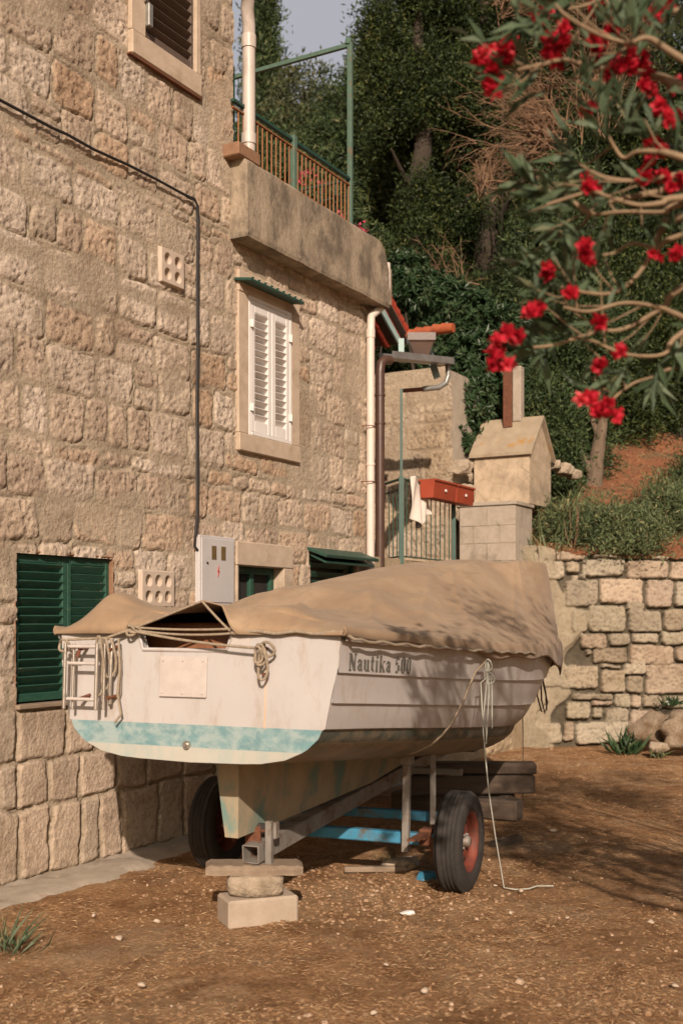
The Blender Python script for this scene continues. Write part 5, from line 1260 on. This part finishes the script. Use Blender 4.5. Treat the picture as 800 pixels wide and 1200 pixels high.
def trunk_mb(h, r, lean=.0, limbs=8, spread=1.0, seed=0, zlo=.25):
    rd = random.Random(seed); mb = MB(); n_ = 12
    pts = [(lean*(i/n_)**1.5*h*.3+rd.uniform(-1,1)*r*.3, rd.uniform(-1,1)*r*.4, h*i/n_) for i in range(n_+1)]
    mb.tube(pts, [r*(1.25 if i == 0 else 1)*(1-.85*i/n_)+.01 for i in range(n_+1)], 10)
    for k_ in range(limbs):
        u = zlo+(1-zlo)*rd.random()*.8; i = int(u*n_); p = Vector(pts[i]); th = rd.random()*6.28; L = spread*(1-u*.6)*(.6+.5*rd.random())
        e = p+Vector((math.cos(th)*L, math.sin(th)*L, L*.55)); m_ = p.lerp(e, .5)+Vector((0,0,-.08*L))
        rr = r*(1-.8*u)*.5; mb.tube([p, m_, e], [rr, rr*.6, rr*.2], 6)
    return mb
def tree(name, px, depth, htop_py, crownV, mats, label, cat='tree', group=None, trunk=None, zbase=None, tname='trunk'):
    pass
def place(px, d_, dz=0): x = (px-CX)/F*d_; return Vector((x, d_, hill_z(x, d_)+dz))
def topz(py, d_): return HC+(HY-py)/F*d_
def mk_tree(name, px, d_, py_top, env, n, per, spread, Lr, Wr, mat, label, cat='tree', group=None, r=.16, limbs=8, holes=0, sd=0, flat=1, updir=.25, out=.5, hs=None):
    base = place(px, d_, -.15); h = (hs or topz(py_top, d_)-base.z)
    root = empty(name, base, (0,0,0), label, cat, group)
    V, Fq, T = clumps(n, per, env(h), spread, Lr, Wr, updir, out, sd, flat=flat, holes=holes)
    np_mesh('crown', V, Fq, M[mat], root, tint=T, smooth=False)
    trunk_mb(h*.92, r, 0, limbs, h*.18, sd).build('trunk', M['bark'], root)
    return root
# far cypresses and pines behind the terrace
mk_tree('cypress_tree', 309, 34, -30, lambda h: env_column(h, .62, 1.5, .3, 1), 900, 26, .16, (.12,.22), (.04,.07), 'l_mid', 'slim dark cypress rising behind the downpipe', sd=1, r=.14, updir=.9, out=.3)
mk_tree('pine_tree', 356, 32, 78, lambda h: env_blobs([(0,0,h*.80,1.0,1.0,h*.17),(-.5,0,h*.62,1.5,1.3,h*.18),(.6,-.2,h*.6,1.3,1.2,h*.2),(0,-.3,h*.42,1.9,1.5,h*.16),(.9,0,h*.45,1.3,1,h*.15),(0,0,h*.25,2.0,1.6,h*.16)]), 1400, 26, .20, (.12,.22), (.04,.07), 'l_pine', 'pale sunlit pine beyond the terrace railing', sd=2, r=.2)
mk_tree('pine_tree', 398, 29, 100, lambda h: env_blobs([(0,0,h*.85,.55,.5,h*.14),(-.2,0,h*.7,.9,.9,h*.16),(.3,0,h*.5,1.4,1.2,h*.2),(-.4,-.2,h*.35,1.6,1.3,h*.2)]), 900, 26, .18, (.12,.20), (.04,.06), 'l_mid', 'shorter pointed pine left of the tall terrace post', sd=3, r=.18)
mk_tree('pine_tree', 428, 27, 75, lambda h: env_column(h, .65, 1.2, .4, 4), 900, 26, .18, (.12,.20), (.04,.06), 'l_mid', 'narrow olive green pine right of the tall terrace post', sd=4, r=.18)
mk_tree('pine_tree', 285, 26, 150, lambda h: env_blobs([(0,0,h*.7,1.4,1.2,h*.25),(1.2,0,h*.55,1.3,1.2,h*.25),(2.2,0,h*.45,1.3,1.2,h*.3),(-.8,0,h*.5,1.4,1.2,h*.4)]), 1200, 26, .2, (.12,.20), (.04,.06), 'l_mid', 'bushy green tree seen through the terrace balusters', sd=5, r=.18)
# great dark evergreen mass, tree by tree
big = 'dense evergreens on the hillside'
def big_env(w_, sd): return lambda h: env_blobs([(rng.uniform(-.25,.25)*w_, rng.uniform(-.4,.2)*w_, h*z_, w_*k_*rng.uniform(.8,1.15), w_*k_*.8, h*.115) for z_, k_ in ((.92,.42),(.82,.62),(.72,.75),(.62,.9),(.52,.95),(.42,1.0),(.32,1.0),(.22,1.0),(.12,.95))]+[(sx*w_*.7, -.2*w_, h*z_, w_*.45, w_*.4, h*.08) for sx, z_ in ((-1,.75),(1,.66),(-1,.5),(1,.42),(-1,.28),(1,.2))])
mk_tree('evergreen_tree', 492, 20.5, -90, big_env(.95, 11), 3600, 44, .115, (.05,.10), (.022,.04), 'l_dark', 'tallest dark evergreen standing above the red tile roof', group=big, sd=11, r=.3, holes=1)
mk_tree('evergreen_tree', 570, 21.5, -140, big_env(1.3, 12), 3800, 44, .12, (.05,.10), (.022,.04), 'l_dark', 'broad dark evergreen behind the brown dry twigs', group=big, sd=12, r=.3, holes=1)
mk_tree('evergreen_tree', 660, 22.0, -160, big_env(1.5, 13), 3600, 44, .13, (.05,.10), (.022,.04), 'l_dark', 'dark evergreen high above the small chimney', group=big, sd=13, r=.3, holes=1)
mk_tree('evergreen_tree', 765, 21.0, -130, big_env(1.5, 14), 3600, 44, .13, (.05,.10), (.022,.04), 'l_dark', 'dark evergreen filling the upper right behind the red flowers', group=big, sd=14, r=.3, holes=1)
mk_tree('evergreen_tree', 850, 19.5, -80, big_env(1.4, 15), 1600, 30, .17, (.07,.14), (.03,.05), 'l_dark', 'dark evergreen cut by the right edge of the picture', group=big, sd=15, r=.3, holes=1)
mk_tree('evergreen_tree', 520, 25.5, -60, big_env(1.7, 16), 2600, 34, .18, (.08,.15), (.035,.06), 'l_dark', 'evergreen of the back row, between the two tallest dark trees', group=big, sd=16, r=.3)
mk_tree('evergreen_tree', 620, 26.0, -60, big_env(1.9, 17), 2600, 34, .18, (.08,.15), (.035,.06), 'l_dark', 'evergreen of the back row behind the bare brown twigs', group=big, sd=17, r=.3)
mk_tree('evergreen_tree', 725, 26.0, -60, big_env(1.9, 18), 2400, 34, .18, (.08,.15), (.035,.06), 'l_dark', 'evergreen of the back row behind the red oleander flowers', group=big, sd=18, r=.3)
# lower front row
def low_env(w_, sd): return lambda h: env_blobs([(rng.uniform(-.5,.5)*w_, rng.uniform(-.3,.2)*w_, h*z_, w_*k_, w_*k_*.7, h*.20) for z_, k_ in ((.82,.45),(.66,.65),(.66,.5),(.48,.8),(.48,.6),(.30,.8),(.14,.7))])
mk_tree('juniper_tree', 655, 17.2, 195, low_env(.85, 21), 1700, 30, .12, (.06,.11), (.020,.035), 'l_mid', 'feathery mid green juniper above the chimney roof', sd=21, r=.14, updir=.1, out=.9)
mk_tree('juniper_tree', 715, 18.6, 250, low_env(1.0, 22), 1500, 30, .13, (.06,.11), (.020,.035), 'l_dark', 'spreading juniper whose pale trunk meets the red earth bank', sd=22, r=.15)
mk_tree('juniper_tree', 640, 16.4, 440, low_env(.42, 23), 900, 28, .09, (.05,.09), (.018,.03), 'l_mid', 'small round juniper just right of the chimney flue', sd=23, r=.08)
mk_tree('juniper_tree', 800, 19.0, 300, low_env(1.0, 24), 1500, 30, .13, (.06,.11), (.022,.035), 'l_dark', 'dark juniper at the right edge above the bank', sd=24, r=.15)
mk_tree('juniper_tree', 590, 18.2, 300, low_env(1.0, 25), 1700, 30, .13, (.06,.11), (.022,.035), 'l_dark', 'dark juniper behind the glossy leaved shrub', sd=25, r=.15)
mk_tree('juniper_tree', 445, 18.4, 330, low_env(1.0, 26), 1300, 30, .13, (.06,.12), (.025,.04), 'l_mid', 'green bushy tree right behind the end of the terrace parapet', sd=26, r=.15)
# glossy rosette shrub (pittosporum like)
base = place(520, 15.4, -.4); root = empty('rosette_shrub', base, (0,0,0), 'glossy leaved shrub with leaf rosettes between the tile roof and the chimney', 'shrub')
def rel(px, py, d_): return tuple(P(px, py, d_)-base)
bl = [(*rel(470,330,15.8),.45,.35,.35),(*rel(510,350,15.8),.5,.4,.35),(*rel(545,370,15.7),.5,.4,.4),(*rel(560,420,15.6),.42,.4,.45),(*rel(555,470,15.4),.35,.35,.4),(*rel(545,510,15.2),.22,.2,.25),(*rel(520,400,15.9),.5,.4,.4),(*rel(595,400,15.9),.35,.35,.5),(*rel(590,450,15.6),.3,.3,.4)]
V, Fq, T = clumps(1500, 13, env_blobs(bl), .1, (.09,.15), (.028,.042), rosette=True)
np_mesh('crown', V, Fq, M['l_pitt'], root, tint=T, smooth=False)
mb = MB()
for b_ in bl: mb.tube([Vector((0,0,.1)), Vector(b_[:3])*.5+Vector((0,0,-.1)), Vector(b_[:3])], [.05,.03,.012], 7)
mb.build('stem', M['bark'], root)
# small oleander with pink flowers behind the terrace
base = place(425, 16.4, -.3); root = empty('pink_oleander', base, (0,0,0), 'pink flowered oleander glimpsed behind the terrace railing', 'shrub')
bl = [(*rel(345,225,16.8),.5,.35,.5),(*rel(385,250,16.8),.6,.4,.6),(*rel(415,290,16.6),.5,.4,.6),(*rel(442,325,16.4),.45,.35,.5),(*rel(450,370,16.3),.3,.3,.4)]
V, Fq, T = clumps(700, 14, env_blobs(bl), .1, (.10,.16), (.018,.028), rosette=True); np_mesh('crown', V, Fq, M['l_mid'], root, tint=T, smooth=False)
fp = np.array([rel(x, y, 16.0) for x, y in ((359,203),(375,217),(398,255),(424,269),(431,292),(437,318),(449,325),(392,262),(401,262),(350,210),(447,314),(410,268))])
for q_ in fp:
    Cf = q_[None]+rng.normal(size=(26, 3))*.045; v_, f_, t_ = leaves(Cf, rand_unit(26), .05, .04, rng.random(26)); np_mesh('flower_cluster', v_, f_, M['pink_petal'], root, tint=t_, smooth=False)
mb = MB(); [mb.tube([Vector((0,0,0)), Vector(b_[:3])*.6, Vector(b_[:3])], [.04,.02,.008], 6) for b_ in bl]; mb.build('stem', M['bark'], root)
# dry twig shrubs
def twigs(px, py, d_, n, L, dirx, name_label, sd, spread=.7):
    rd = random.Random(sd); b0 = P(px, py, d_); gz = hill_z(b0.x, d_+.8); root_loc = Vector((b0.x, d_+.8, gz)); mb = MB(); bb_ = b0-root_loc
    mb.tube([Vector((0,0,0)), bb_*.6+Vector((.15,.9,0)), bb_], [.03,.016,.006], 6, mi=1)
    def grow(p, dr, L, r, lev):
        dr = dr.normalized(); pts = [p]; q = p.copy(); k = 4
        for i in range(k):
            dr = (dr+Vector((rd.gauss(0,.16), rd.gauss(0,.16), rd.gauss(0,.14)-.04*lev))).normalized(); q = q+dr*(L/k); pts.append(q.copy())
        mb.tube(pts, [r*(1-.8*i/k) for i in range(k+1)], 3 if lev else 4, caps=False)
        if lev < 2:
            for _ in range(4 if lev == 0 else 3):
                i = rd.randint(1, k); grow(pts[i], dr+Vector((rd.gauss(0,.55), rd.gauss(0,.4), rd.gauss(0,.5))), L*rd.uniform(.35,.6), r*.6, lev+1)
    for i in range(n):
        th = rd.gauss(dirx, spread); o_ = Vector((rd.gauss(0,.12)*L, rd.gauss(0,.2), rd.gauss(0,.15)*L))
        grow(bb_+o_, Vector((math.sin(th), rd.uniform(-.4,.3), math.cos(th))), L*rd.uniform(.5,1.0), .010, 0)
    tag(mb.build('dry_shrub', [M['twig'], M['dark_bark']], loc=root_loc, fix=False), name_label, 'shrub')
twigs(650, 165, 17.6, 85, 1.2, -.9, 'large leafless brown shrub fanning out among the dark evergreens', 31, .55)
twigs(565, 225, 17.2, 26, .5, .2, 'smaller tuft of bare brown twigs below the large dry shrub', 32)
twigs(700, 120, 17.2, 34, 1.6, .1, 'pale dead stems standing behind the red flowers', 33, .35)
twigs(590, 10, 19.0, 30, 1.0, .6, 'bare brown branches at the top of the picture', 34, .7)
twigs(540, 345, 16.9, 12, .9, -.5, 'reddish bare stems in the gap above the rosette shrub', 35, .4)
# pale tree trunk on the bank
base = place(697, 16.8, -.2); mb = MB(); mb.tube([(-.05,0,-.1),(-.02,0,.25),(.02,.02,.6),(.10,.0,1.1),(.0,.1,1.8)], [.20,.13,.11,.08,.05], 12); mb.tube([(0,0,.3),(-.25,.0,.75),(-.35,.1,1.4)], [.08,.05,.03], 8)
mb.tube([(0,0,.3),(.05,.0,.9),(-.15,.1,1.6)], [.08,.05,.03], 8)
pt_ = pmat('pale_trunk', (.20,.145,.095), (.13,.09,.06), .95, scale=6, sc=(3,3,.6), bstr=.9, bdist=.02)
o = mb.build('tree_stump', pt_, loc=base); tag(o, 'pale gnarled trunk rising from the bank right of the chimney', 'tree trunk')
# shrubs and herbs on the bank above the wall
def herb(px0, px1, py, d_, n, per, L, W_, mat, label, name='bank_shrub', cat='shrub', sz=.35, group=None, rosette=False):
    b0 = P((px0+px1)/2, py, d_); gz = hill_z(b0.x, d_); base = Vector((b0.x, d_, gz-.05)); wx = (px1-px0)/F*d_/2; hz = b0.z-gz
    env = env_blobs([(rng.uniform(-.7,.7)*wx, rng.uniform(-.3,.5), max(.08, hz*rng.uniform(.4,.9)), wx*.5, .35, sz*rng.uniform(.5,1)) for _ in range(7)])
    root = empty(name, base, (0,0,0), label, cat, group)
    V, Fq, T = clumps(n, per, env, .10, L, W_, .5, .5, rosette=rosette); np_mesh('foliage', V, Fq, M[mat], root, tint=T, smooth=False)
    mb = MB()
    for _ in range(14):
        x = rng.uniform(-.7,.7)*wx; y = rng.uniform(-.3,.4); mb.tube([(0,0,-.05),(x*.8,y,hz*.5),(x,y,hz+sz*.4)], [.010,.007,.003], 5)
    mb.build('stems', M['twig'], root); return root
herb(640, 700, 600, 14.95, 420, 22, (.05,.10), (.012,.022), 'l_shr', 'leafy green shrub on the wall top beside the chimney', sz=.30)
herb(690, 765, 608, 15.0, 520, 22, (.05,.10), (.014,.024), 'l_shr', 'broad grey green shrub in the middle of the bank above the wall', sz=.32)
herb(755, 830, 585, 15.4, 520, 22, (.05,.10), (.014,.024), 'l_shr', 'tall green shrub at the right edge of the bank', sz=.45)
herb(800, 860, 545, 16.4, 400, 22, (.05,.09), (.012,.02), 'l_mid', 'darker shrub higher up at the right edge of the bank', sz=.4)
herb(700, 790, 622, 14.75, 150, 16, (.05,.08), (.016,.026), 'l_shr', 'low creeper spilling over the top of the retaining wall', sz=.10, cat='creeper')
herb(560, 600, 470, 15.9, 300, 20, (.05,.09), (.014,.022), 'l_dark', 'dark shrub between the rosette shrub and the flue', sz=.45)
# spiky agave-like tuft beside the chimney, reeds
def tuft(loc, n, L, W_, mat, label, cat='plant', name='grass_tuft', up=.9):
    th = rng.random(n)*2*np.pi; el = rng.uniform(up*.5, 1.45, n); D = np.stack([np.cos(th)*np.cos(el), np.sin(th)*np.cos(el), np.sin(el)], 1)
    Cn = rng.normal(size=(n, 3))*np.array([.03,.03,.0])*L*6; V, Fq, T = leaves(Cn, D, rng.uniform(.5,1,n)*L, W_, rng.random(n), .3)
    o = np_mesh(name, V, Fq, M[mat], tint=T, smooth=False); o.location = loc; return tag(o, label, cat)
q = P(666, 578, 14.8); tuft(q-Vector((0,0,.25)), 40, .42, .02, 'l_shr', 'spiky tuft of long leaves beside the chimney')
q = P(632, 640, 14.5); tuft(Vector((q.x, 14.55, 2.3)), 26, .85, .018, 'l_shr', 'upright green reeds against the chimney side', up=1.3)
q = P(786, 828, 14.2); tuft(q, 40, .20, .035, 'l_pitt', 'small green fern growing out of the wall')
q = P(732, 870, 13.6); tuft(Vector((q.x, q.y, .0)), 60, .38, .04, 'l_pitt', 'green weed beside the boulder at the wall foot')
q = P(770, 880, 13.2); tuft(Vector((q.x, q.y, .0)), 40, .22, .02, 'l_shr', 'low dry weed in front of the boulders')
q = G(14, 1118); tuft(Vector((q.x, q.y, .0)), 30, .26, .013, 'l_ole', 'small green plant at the lower left edge of the yard', up=1.2)
q = G(455, 1012); tuft(Vector((q.x, q.y, .0)), 18, .14, .006, 'l_shr', 'tuft of dry stalks under the blue axle', up=1.1)

# ------------------------------------------------------------------ foreground oleander branches
OB = Vector((3.5, 3.1, 0)); OL = empty('oleander', OB, (0,0,0), 'red flowering oleander reaching in from the upper right', 'shrub')
paths = [
 (3.0, [(800,102),(770,90),(725,82),(680,75),(660,70),(632,76),(605,82)]),
 (2.9, [(800,70),(760,45),(735,50),(700,40),(665,20),(650,5)]),
 (3.1, [(800,12),(760,20),(715,-5),(690,5),(660,12)]),
 (3.2, [(800,220),(770,225),(735,232),(700,240),(688,255),(680,265),(655,272),(640,270)]),
 (3.1, [(800,205),(760,212),(720,210),(697,203),(675,190)]),
 (3.0, [(800,185),(770,178),(745,178),(730,185),(718,170),(705,145)]),
 (3.2, [(800,254),(777,265),(762,299),(740,329),(714,344),(680,342),(657,336)]),
 (3.3, [(800,336),(777,359),(732,385),(699,389),(650,404),(624,407)]),
 (3.25, [(800,389),(777,415),(732,415),(695,400),(670,395)]),
 (3.15, [(800,372),(770,360),(730,355),(690,365),(660,360)]),
 (3.0, [(800,232),(775,238),(745,240),(710,230),(690,225),(640,240)]),
 (3.05, [(800,238),(780,248),(730,248),(690,250),(665,230)]),
 (3.2, [(800,275),(770,290),(740,285),(720,296),(700,300)]),
 (3.3, [(800,430),(770,440),(740,450),(715,470)])]
mb = MB()
rd0 = random.Random(91); twig_tips = []; off_pts = []
hub = {0: Vector((1.75, 3.0, 3.0)), 1: Vector((1.7, 3.0, 2.4))}
for i, (d_, pp) in enumerate(paths):
    pts = [P(x, y, d_+.05*math.sin(j*.8+i)) for j, (x, y) in enumerate(pp)]
    dv_ = (pts[0]-pts[1]).normalized(); start = pts[0]+dv_*.35+Vector((.12,0,-.06)); kn = start+dv_*rd0.uniform(.25,.7)+Vector((.15, rd0.uniform(-.5,.5), rd0.uniform(-.45,.05))); st_ = kn+Vector((rd0.uniform(.3,.6), rd0.uniform(-.2,.4), -rd0.uniform(.3,.7))); root_ = OB+Vector((rd0.uniform(-.15,.15), rd0.uniform(-.15,.15), .02)); full = [root_, (root_+st_)/2+Vector((.15,0,.15)), st_, kn, start]+pts
    off_pts += [start.lerp(kn, u) for u in (.2,.45,.7,.95)]+[kn.lerp(st_, u) for u in (.3,.6,.9)]
    n_ = len(full); cs = []
    for j in range(n_-1):
        p0 = full[max(0,j-1)]; p1 = full[j]; p2 = full[j+1]; p3 = full[min(n_-1,j+2)]
        for k_ in range(5):
            u = k_/5; cs.append(.5*((2*p1)+(p2-p0)*u+(2*p0-5*p1+4*p2-p3)*u*u+(3*p1-p0-3*p2+p3)*u**3))
    cs.append(full[-1]); m_ = len(cs)
    for q_ in range(3):      # thin side twigs
        j = rd0.randrange(int(m_*.5), m_-2); dr = (cs[j+1]-cs[j]).normalized(); dr = (dr+Vector((rd0.gauss(0,.5), rd0.gauss(0,.3), rd0.gauss(.15,.5)))).normalized(); L_t = rd0.uniform(.08,.22)
        tw1 = cs[j]+dr*L_t*.5; tw2 = cs[j]+dr*L_t+Vector((0,0,rd0.uniform(-.02,.04))); mb.tube([cs[j]-OB, tw1-OB, tw2-OB], [.0030,.0024,.0014], 5, caps=False); twig_tips.append((tw2, dr))
    mb.tube([c_-OB for c_ in cs], [.004+.013*max(0,1-j/m_*1.5)+.0045*(1-j/m_)+(.003 if i in (0,6,7) else 0)*(1-j/m_) for j in range(m_)], 7)
# trunk fan outside the picture carrying the crown
offc = []
rd = random.Random(5)
for k_ in range(18):
    e = Vector((rd.uniform(.75, 3.4), rd.uniform(2.2, 4.2), rd.uniform(3.35, 4.3) if k_ % 2 else rd.uniform(2.6, 4.4)))
    if e.x < .30*e.y+.35 and e.z < 1.6+.62*e.y: e.x = .30*e.y+.8
    offc.append(e); mb.tube([Vector((0,0,0)), Vector((rd.uniform(-.1,.1), 0, 1.4)), (Vector((3.35,3.1,1.6))-OB).lerp(e-OB, .6)+Vector((0,0,.1)), e-OB], [.03,.016,.007,.003], 6)
mb.build('branches', M['ole_bark'], OL)
parts = []
def whorl(px, py, d_, n, aim, L=.125, sp=.9):
    c_ = np.array(P(px, py, d_)-OB); aim = np.array(aim, dtype=float); aim /= np.linalg.norm(aim)
    D = rand_unit(n)*sp+aim; D /= np.linalg.norm(D, axis=1, keepdims=True); Cn = c_+aim*rng.uniform(-.07,.05,(n,1))
    parts.append(leaves(Cn, D, rng.uniform(.65,1.1,n)*L, rng.uniform(.016,.024,n), np.clip(rng.normal(.5,.25,n),0,.92), .2))
for px, py, d_, n, aim in ((605,82,3.0,16,(-1,0,-.2)),(620,30,2.9,14,(-1,0,.5)),(650,8,2.9,12,(-1,0,-.4)),(640,270,3.2,5,(-1,0,.1)),(620,215,3.1,22,(-.9,0,.4)),(650,235,3.1,20,(-1,0,.35)),(675,190,3.1,10,(-.4,0,1)),(705,145,3.0,14,(-.3,0,1)),
   (657,336,3.2,16,(-.9,0,.5)),(668,325,3.2,14,(-.2,0,1)),(640,325,3.2,10,(-1,0,.5)),(624,407,3.3,18,(-.8,0,.1)),(660,385,3.3,22,(-.6,0,.4)),(690,300,3.2,14,(-.3,0,1)),(715,445,3.3,12,(-.7,0,-.5)),(700,440,3.3,7,(.2,0,-1)),(640,395,3.3,14,(-.3,0,-.7)),
   (790,120,3.0,16,(.2,0,-.4)),(760,10,3.0,14,(0,0,1)),(735,50,3.0,12,(-.3,0,1)),(700,240,3.2,10,(0,0,.9)),(780,60,3.0,12,(0,0,.8)),(790,240,3.1,12,(0,0,.7)),(795,300,3.2,12,(.2,0,.4)),(770,440,3.3,14,(0,0,-.8)),(795,400,3.3,14,(.2,0,-.3)),(730,130,3.0,14,(-.2,0,.9)),(745,25,2.9,10,(.1,0,.8)),(690,75,3.0,9,(.1,0,.9)),(798,180,3.1,10,(.4,0,.6)),(752,150,3.05,14,(-.5,0,.8))):
    whorl(px, py, d_, n, aim)
for tp_, dr in twig_tips:
    n = 4; c_ = np.array(tp_-OB); D = rand_unit(n)*.75+np.array(dr); D /= np.linalg.norm(D, axis=1, keepdims=True)
    parts.append(leaves(c_+np.array(dr)*rng.uniform(-.06,.01,(n,1)), D, rng.uniform(.06,.12,n), rng.uniform(.014,.020,n), np.clip(rng.normal(.4,.25,n),0,.92), .2))
for q_ in off_pts:      # leafy shoots on the part of the bush right of the picture
    if q_.x < .31*q_.y: continue
    n = 20; D = rand_unit(n)+np.array([-.3,0,.5]); D /= np.linalg.norm(D, axis=1, keepdims=True)
    parts.append(leaves(np.array(q_-OB)+rng.normal(size=(n,3))*.06, D, rng.uniform(.08,.14,n), rng.uniform(.015,.022,n), rng.random(n)*.85, .2))
# crown outside the picture (it throws the leaf shadows on the hull)
for e in offc:
    n = 240; c_ = np.array(e-OB)+rng.normal(size=(n,3))*.17
    D = rand_unit(n); parts.append(leaves(c_, D, rng.uniform(.09,.15,n), rng.uniform(.016,.024,n), rng.random(n)*.9, .2))
V, Fq, T = joinv(parts); np_mesh('leaves', V, Fq, M['l_ole'], OL, tint=T, smooth=False)
fl = [(562,70,9),(575,78,9),(592,64,9),(600,50,8),(566,85,8),(592,100,9),(572,98,8),(628,20,7),(645,62,9),(660,48,8),(570,62,11),(583,92,13),(590,52,10),(578,105,8),(640,42,9),(655,75,8),(645,50,8),(688,132,10),(683,214,10),(694,220,6),(690,300,9),(684,290,6),(640,318,9),(626,360,8),(622,368,5),(594,392,6),(586,402,6),(593,431,8),(580,418,8),(583,427,6),(608,395,5),
  (705,60,13),(720,72,12),(715,35,12),(700,42,10),(735,80,10),(712,88,9),(695,12,10),(778,8,12),(765,18,10),(760,105,12),(772,130,12),(782,142,10),(768,168,10),(770,210,12),(757,205,9),(775,178,8),(686,470,9),(704,480,10),(718,484,9),(712,474,7),(695,465,6),(770,300,8),(790,302,6),(725,412,6),(733,60,9),(748,72,10),(755,85,8),(642,10,6),(668,345,4),(788,100,9),(795,135,8),(790,215,7),(700,378,3),(702,430,4),(660,30,7),(758,190,7)]
parts = []
for px, py, s_ in fl:
    for q_ in range(3 if s_ > 8 else 2):
        c_ = np.array(P(px+random.uniform(-1,1)*s_*.6, py+random.uniform(-1,1)*s_*.6, 3.05+random.uniform(-.08,.08))-OB); ax = rand_unit(1)[0]+np.array([0,-.9,.2]); ax /= np.linalg.norm(ax)
        r1 = np.cross(ax, [0,0,1.0]); r1 /= np.linalg.norm(r1); r2 = np.cross(ax, r1); n = 11
        th = np.arange(n)*2*np.pi/5+rng.random()*6; el = np.where(np.arange(n) < 5, .25, .9); D = (r1*np.cos(th)[:, None]+r2*np.sin(th)[:, None])*np.cos(el)[:, None]+ax*np.sin(el)[:, None]
        tb_ = rng.uniform(.15,.75)+(.3 if (px, py) in ((583,92),(570,62),(578,105),(593,431),(686,470)) else 0)
        parts.append(leaves(np.repeat(c_[None], n, 0), D, rng.uniform(.8,1.15)*.027, .024, np.clip(tb_+rng.normal(0,.1,n),0,1), .25))
for e in offc[::2]:
    n = 40; parts.append(leaves(np.array(e-OB)+rng.normal(size=(n,3))*.1, rand_unit(n), .03, .025, rng.random(n)))
V, Fq, T = joinv(parts); np_mesh('flowers', V, Fq, M['petal'], OL, tint=T, smooth=False)

# ------------------------------------------------------------------ ground litter: straw, needles, pebbles (uncountable)
M['straw'] = leaf_mat('straw', [(0, (.19,.085,.035)), (.4, (.37,.215,.105)), (.8, (.48,.32,.175)), (1, (.56,.42,.26))], .9, .1)
n = 210000; y = 3.9+rng.random(n)**1.5*10.4; x = (rng.random(n)-.5)*y*.78+.0
hp = (x-HO.x)*HN.x+(y-HO.y)*HN.y; k = (hp > .12) & ((hp > .5) | (rng.random(n) < .25)); x = x[k]; y = y[k]
dens = fbm(x, y, 1.8, 400, 4); k = rng.random(len(x)) < np.clip((dens-.40)*5, .10, 1); x = x[k]; y = y[k]; n = len(x)
th = rng.random(n)*2*np.pi; el = rng.normal(.05, .22, n)
D = np.stack([np.cos(th)*np.cos(el), np.sin(th)*np.cos(el), np.sin(el)], 1); C_l = np.stack([x, y, ground_z(x, y)+.006], 1)
V, Fq, T = leaves(C_l, D, rng.uniform(.010,.048,n), rng.uniform(.0012,.0034,n), np.clip(rng.normal(.5,.28,n),0,1), .15)
o = np_mesh('dry_litter', V, Fq, M['straw'], tint=T, smooth=False); tag(o, 'dry straw, pine needles and dead grass covering the yard', 'litter', kind='stuff')
n = 5000; y = 3.9+rng.random(n)**1.4*10.2; x = (rng.random(n)-.5)*y*.75
k = fbm(x, y, 1.1, 420, 3) > .50; x = x[k]; y = y[k]
x = np.concatenate([x, rng.normal(.05, .55, 1100)]); y = np.concatenate([y, rng.normal(6.6, .45, 1100)])      # crumbled rubble round the block and wheel
hp = (x-HO.x)*HN.x+(y-HO.y)*HN.y; x = x[hp > .1]; y = y[hp > .1]; n = len(x)
s_ = rng.uniform(.003, .011, n)*(1+1.0*(rng.random(n) > .97)); base8 = np.array([(-1,-1,-.4),(1,-1,-.5),(1,1,-.4),(-1,1,-.5),(-.6,-.7,.6),(.7,-.5,.5),(.5,.7,.6),(-.7,.5,.5)])
th = rng.random(n)*6.28; cs_, sn_ = np.cos(th), np.sin(th); B = base8[None]*s_[:, None, None]*rng.uniform(.7,1.2,(n,1,3)); bx_ = B[..., 0]*cs_[:, None]-B[..., 1]*sn_[:, None]; by_ = B[..., 0]*sn_[:, None]+B[..., 1]*cs_[:, None]
V = np.stack([bx_+x[:, None], by_+y[:, None], B[..., 2]+(ground_z(x, y)+.004)[:, None]], -1).reshape(-1, 3)
f6 = np.array([(0,3,2,1),(4,5,6,7),(0,1,5,4),(1,2,6,5),(2,3,7,6),(3,0,4,7)]); Fq = (f6[None]+np.arange(n)[:, None, None]*8).reshape(-1, 4)
M['pebble'] = leaf_mat('pebble', [(0, (.20,.115,.06)), (.85, (.31,.195,.11)), (1, (.45,.33,.23))], .95, .0)
o = np_mesh('gravel', V, Fq, M['pebble'], tint=np.repeat(rng.random(n), 8), smooth=False); tag(o, 'small pale pebbles and gravel strewn over the yard', 'gravel', kind='stuff')
# needles on the bank
n = 9000; x = rng.uniform(2.6, 9, n); y = rng.uniform(14.7, 20, n); zz_ = np.array([hill_z(a, b_) for a, b_ in zip(x, y)])+np.where(y > 15, (fbm(x, y, .8, 3)-.5)*.5*np.minimum(1, y-15)+(fbm(x, y, 4, 8)-.5)*.12, 0)
V, Fq, T = leaves(np.stack([x, y, zz_+.01], 1), rand_unit(n)*np.array([1,1,.4])+np.array([0,0,.2]), rng.uniform(.04,.12,n), .008, rng.random(n)*.7)
o = np_mesh('bank_litter', V, Fq, M['straw'], tint=T, smooth=False); tag(o, 'dead needles and dry grass on the red earth bank', 'litter', kind='stuff')
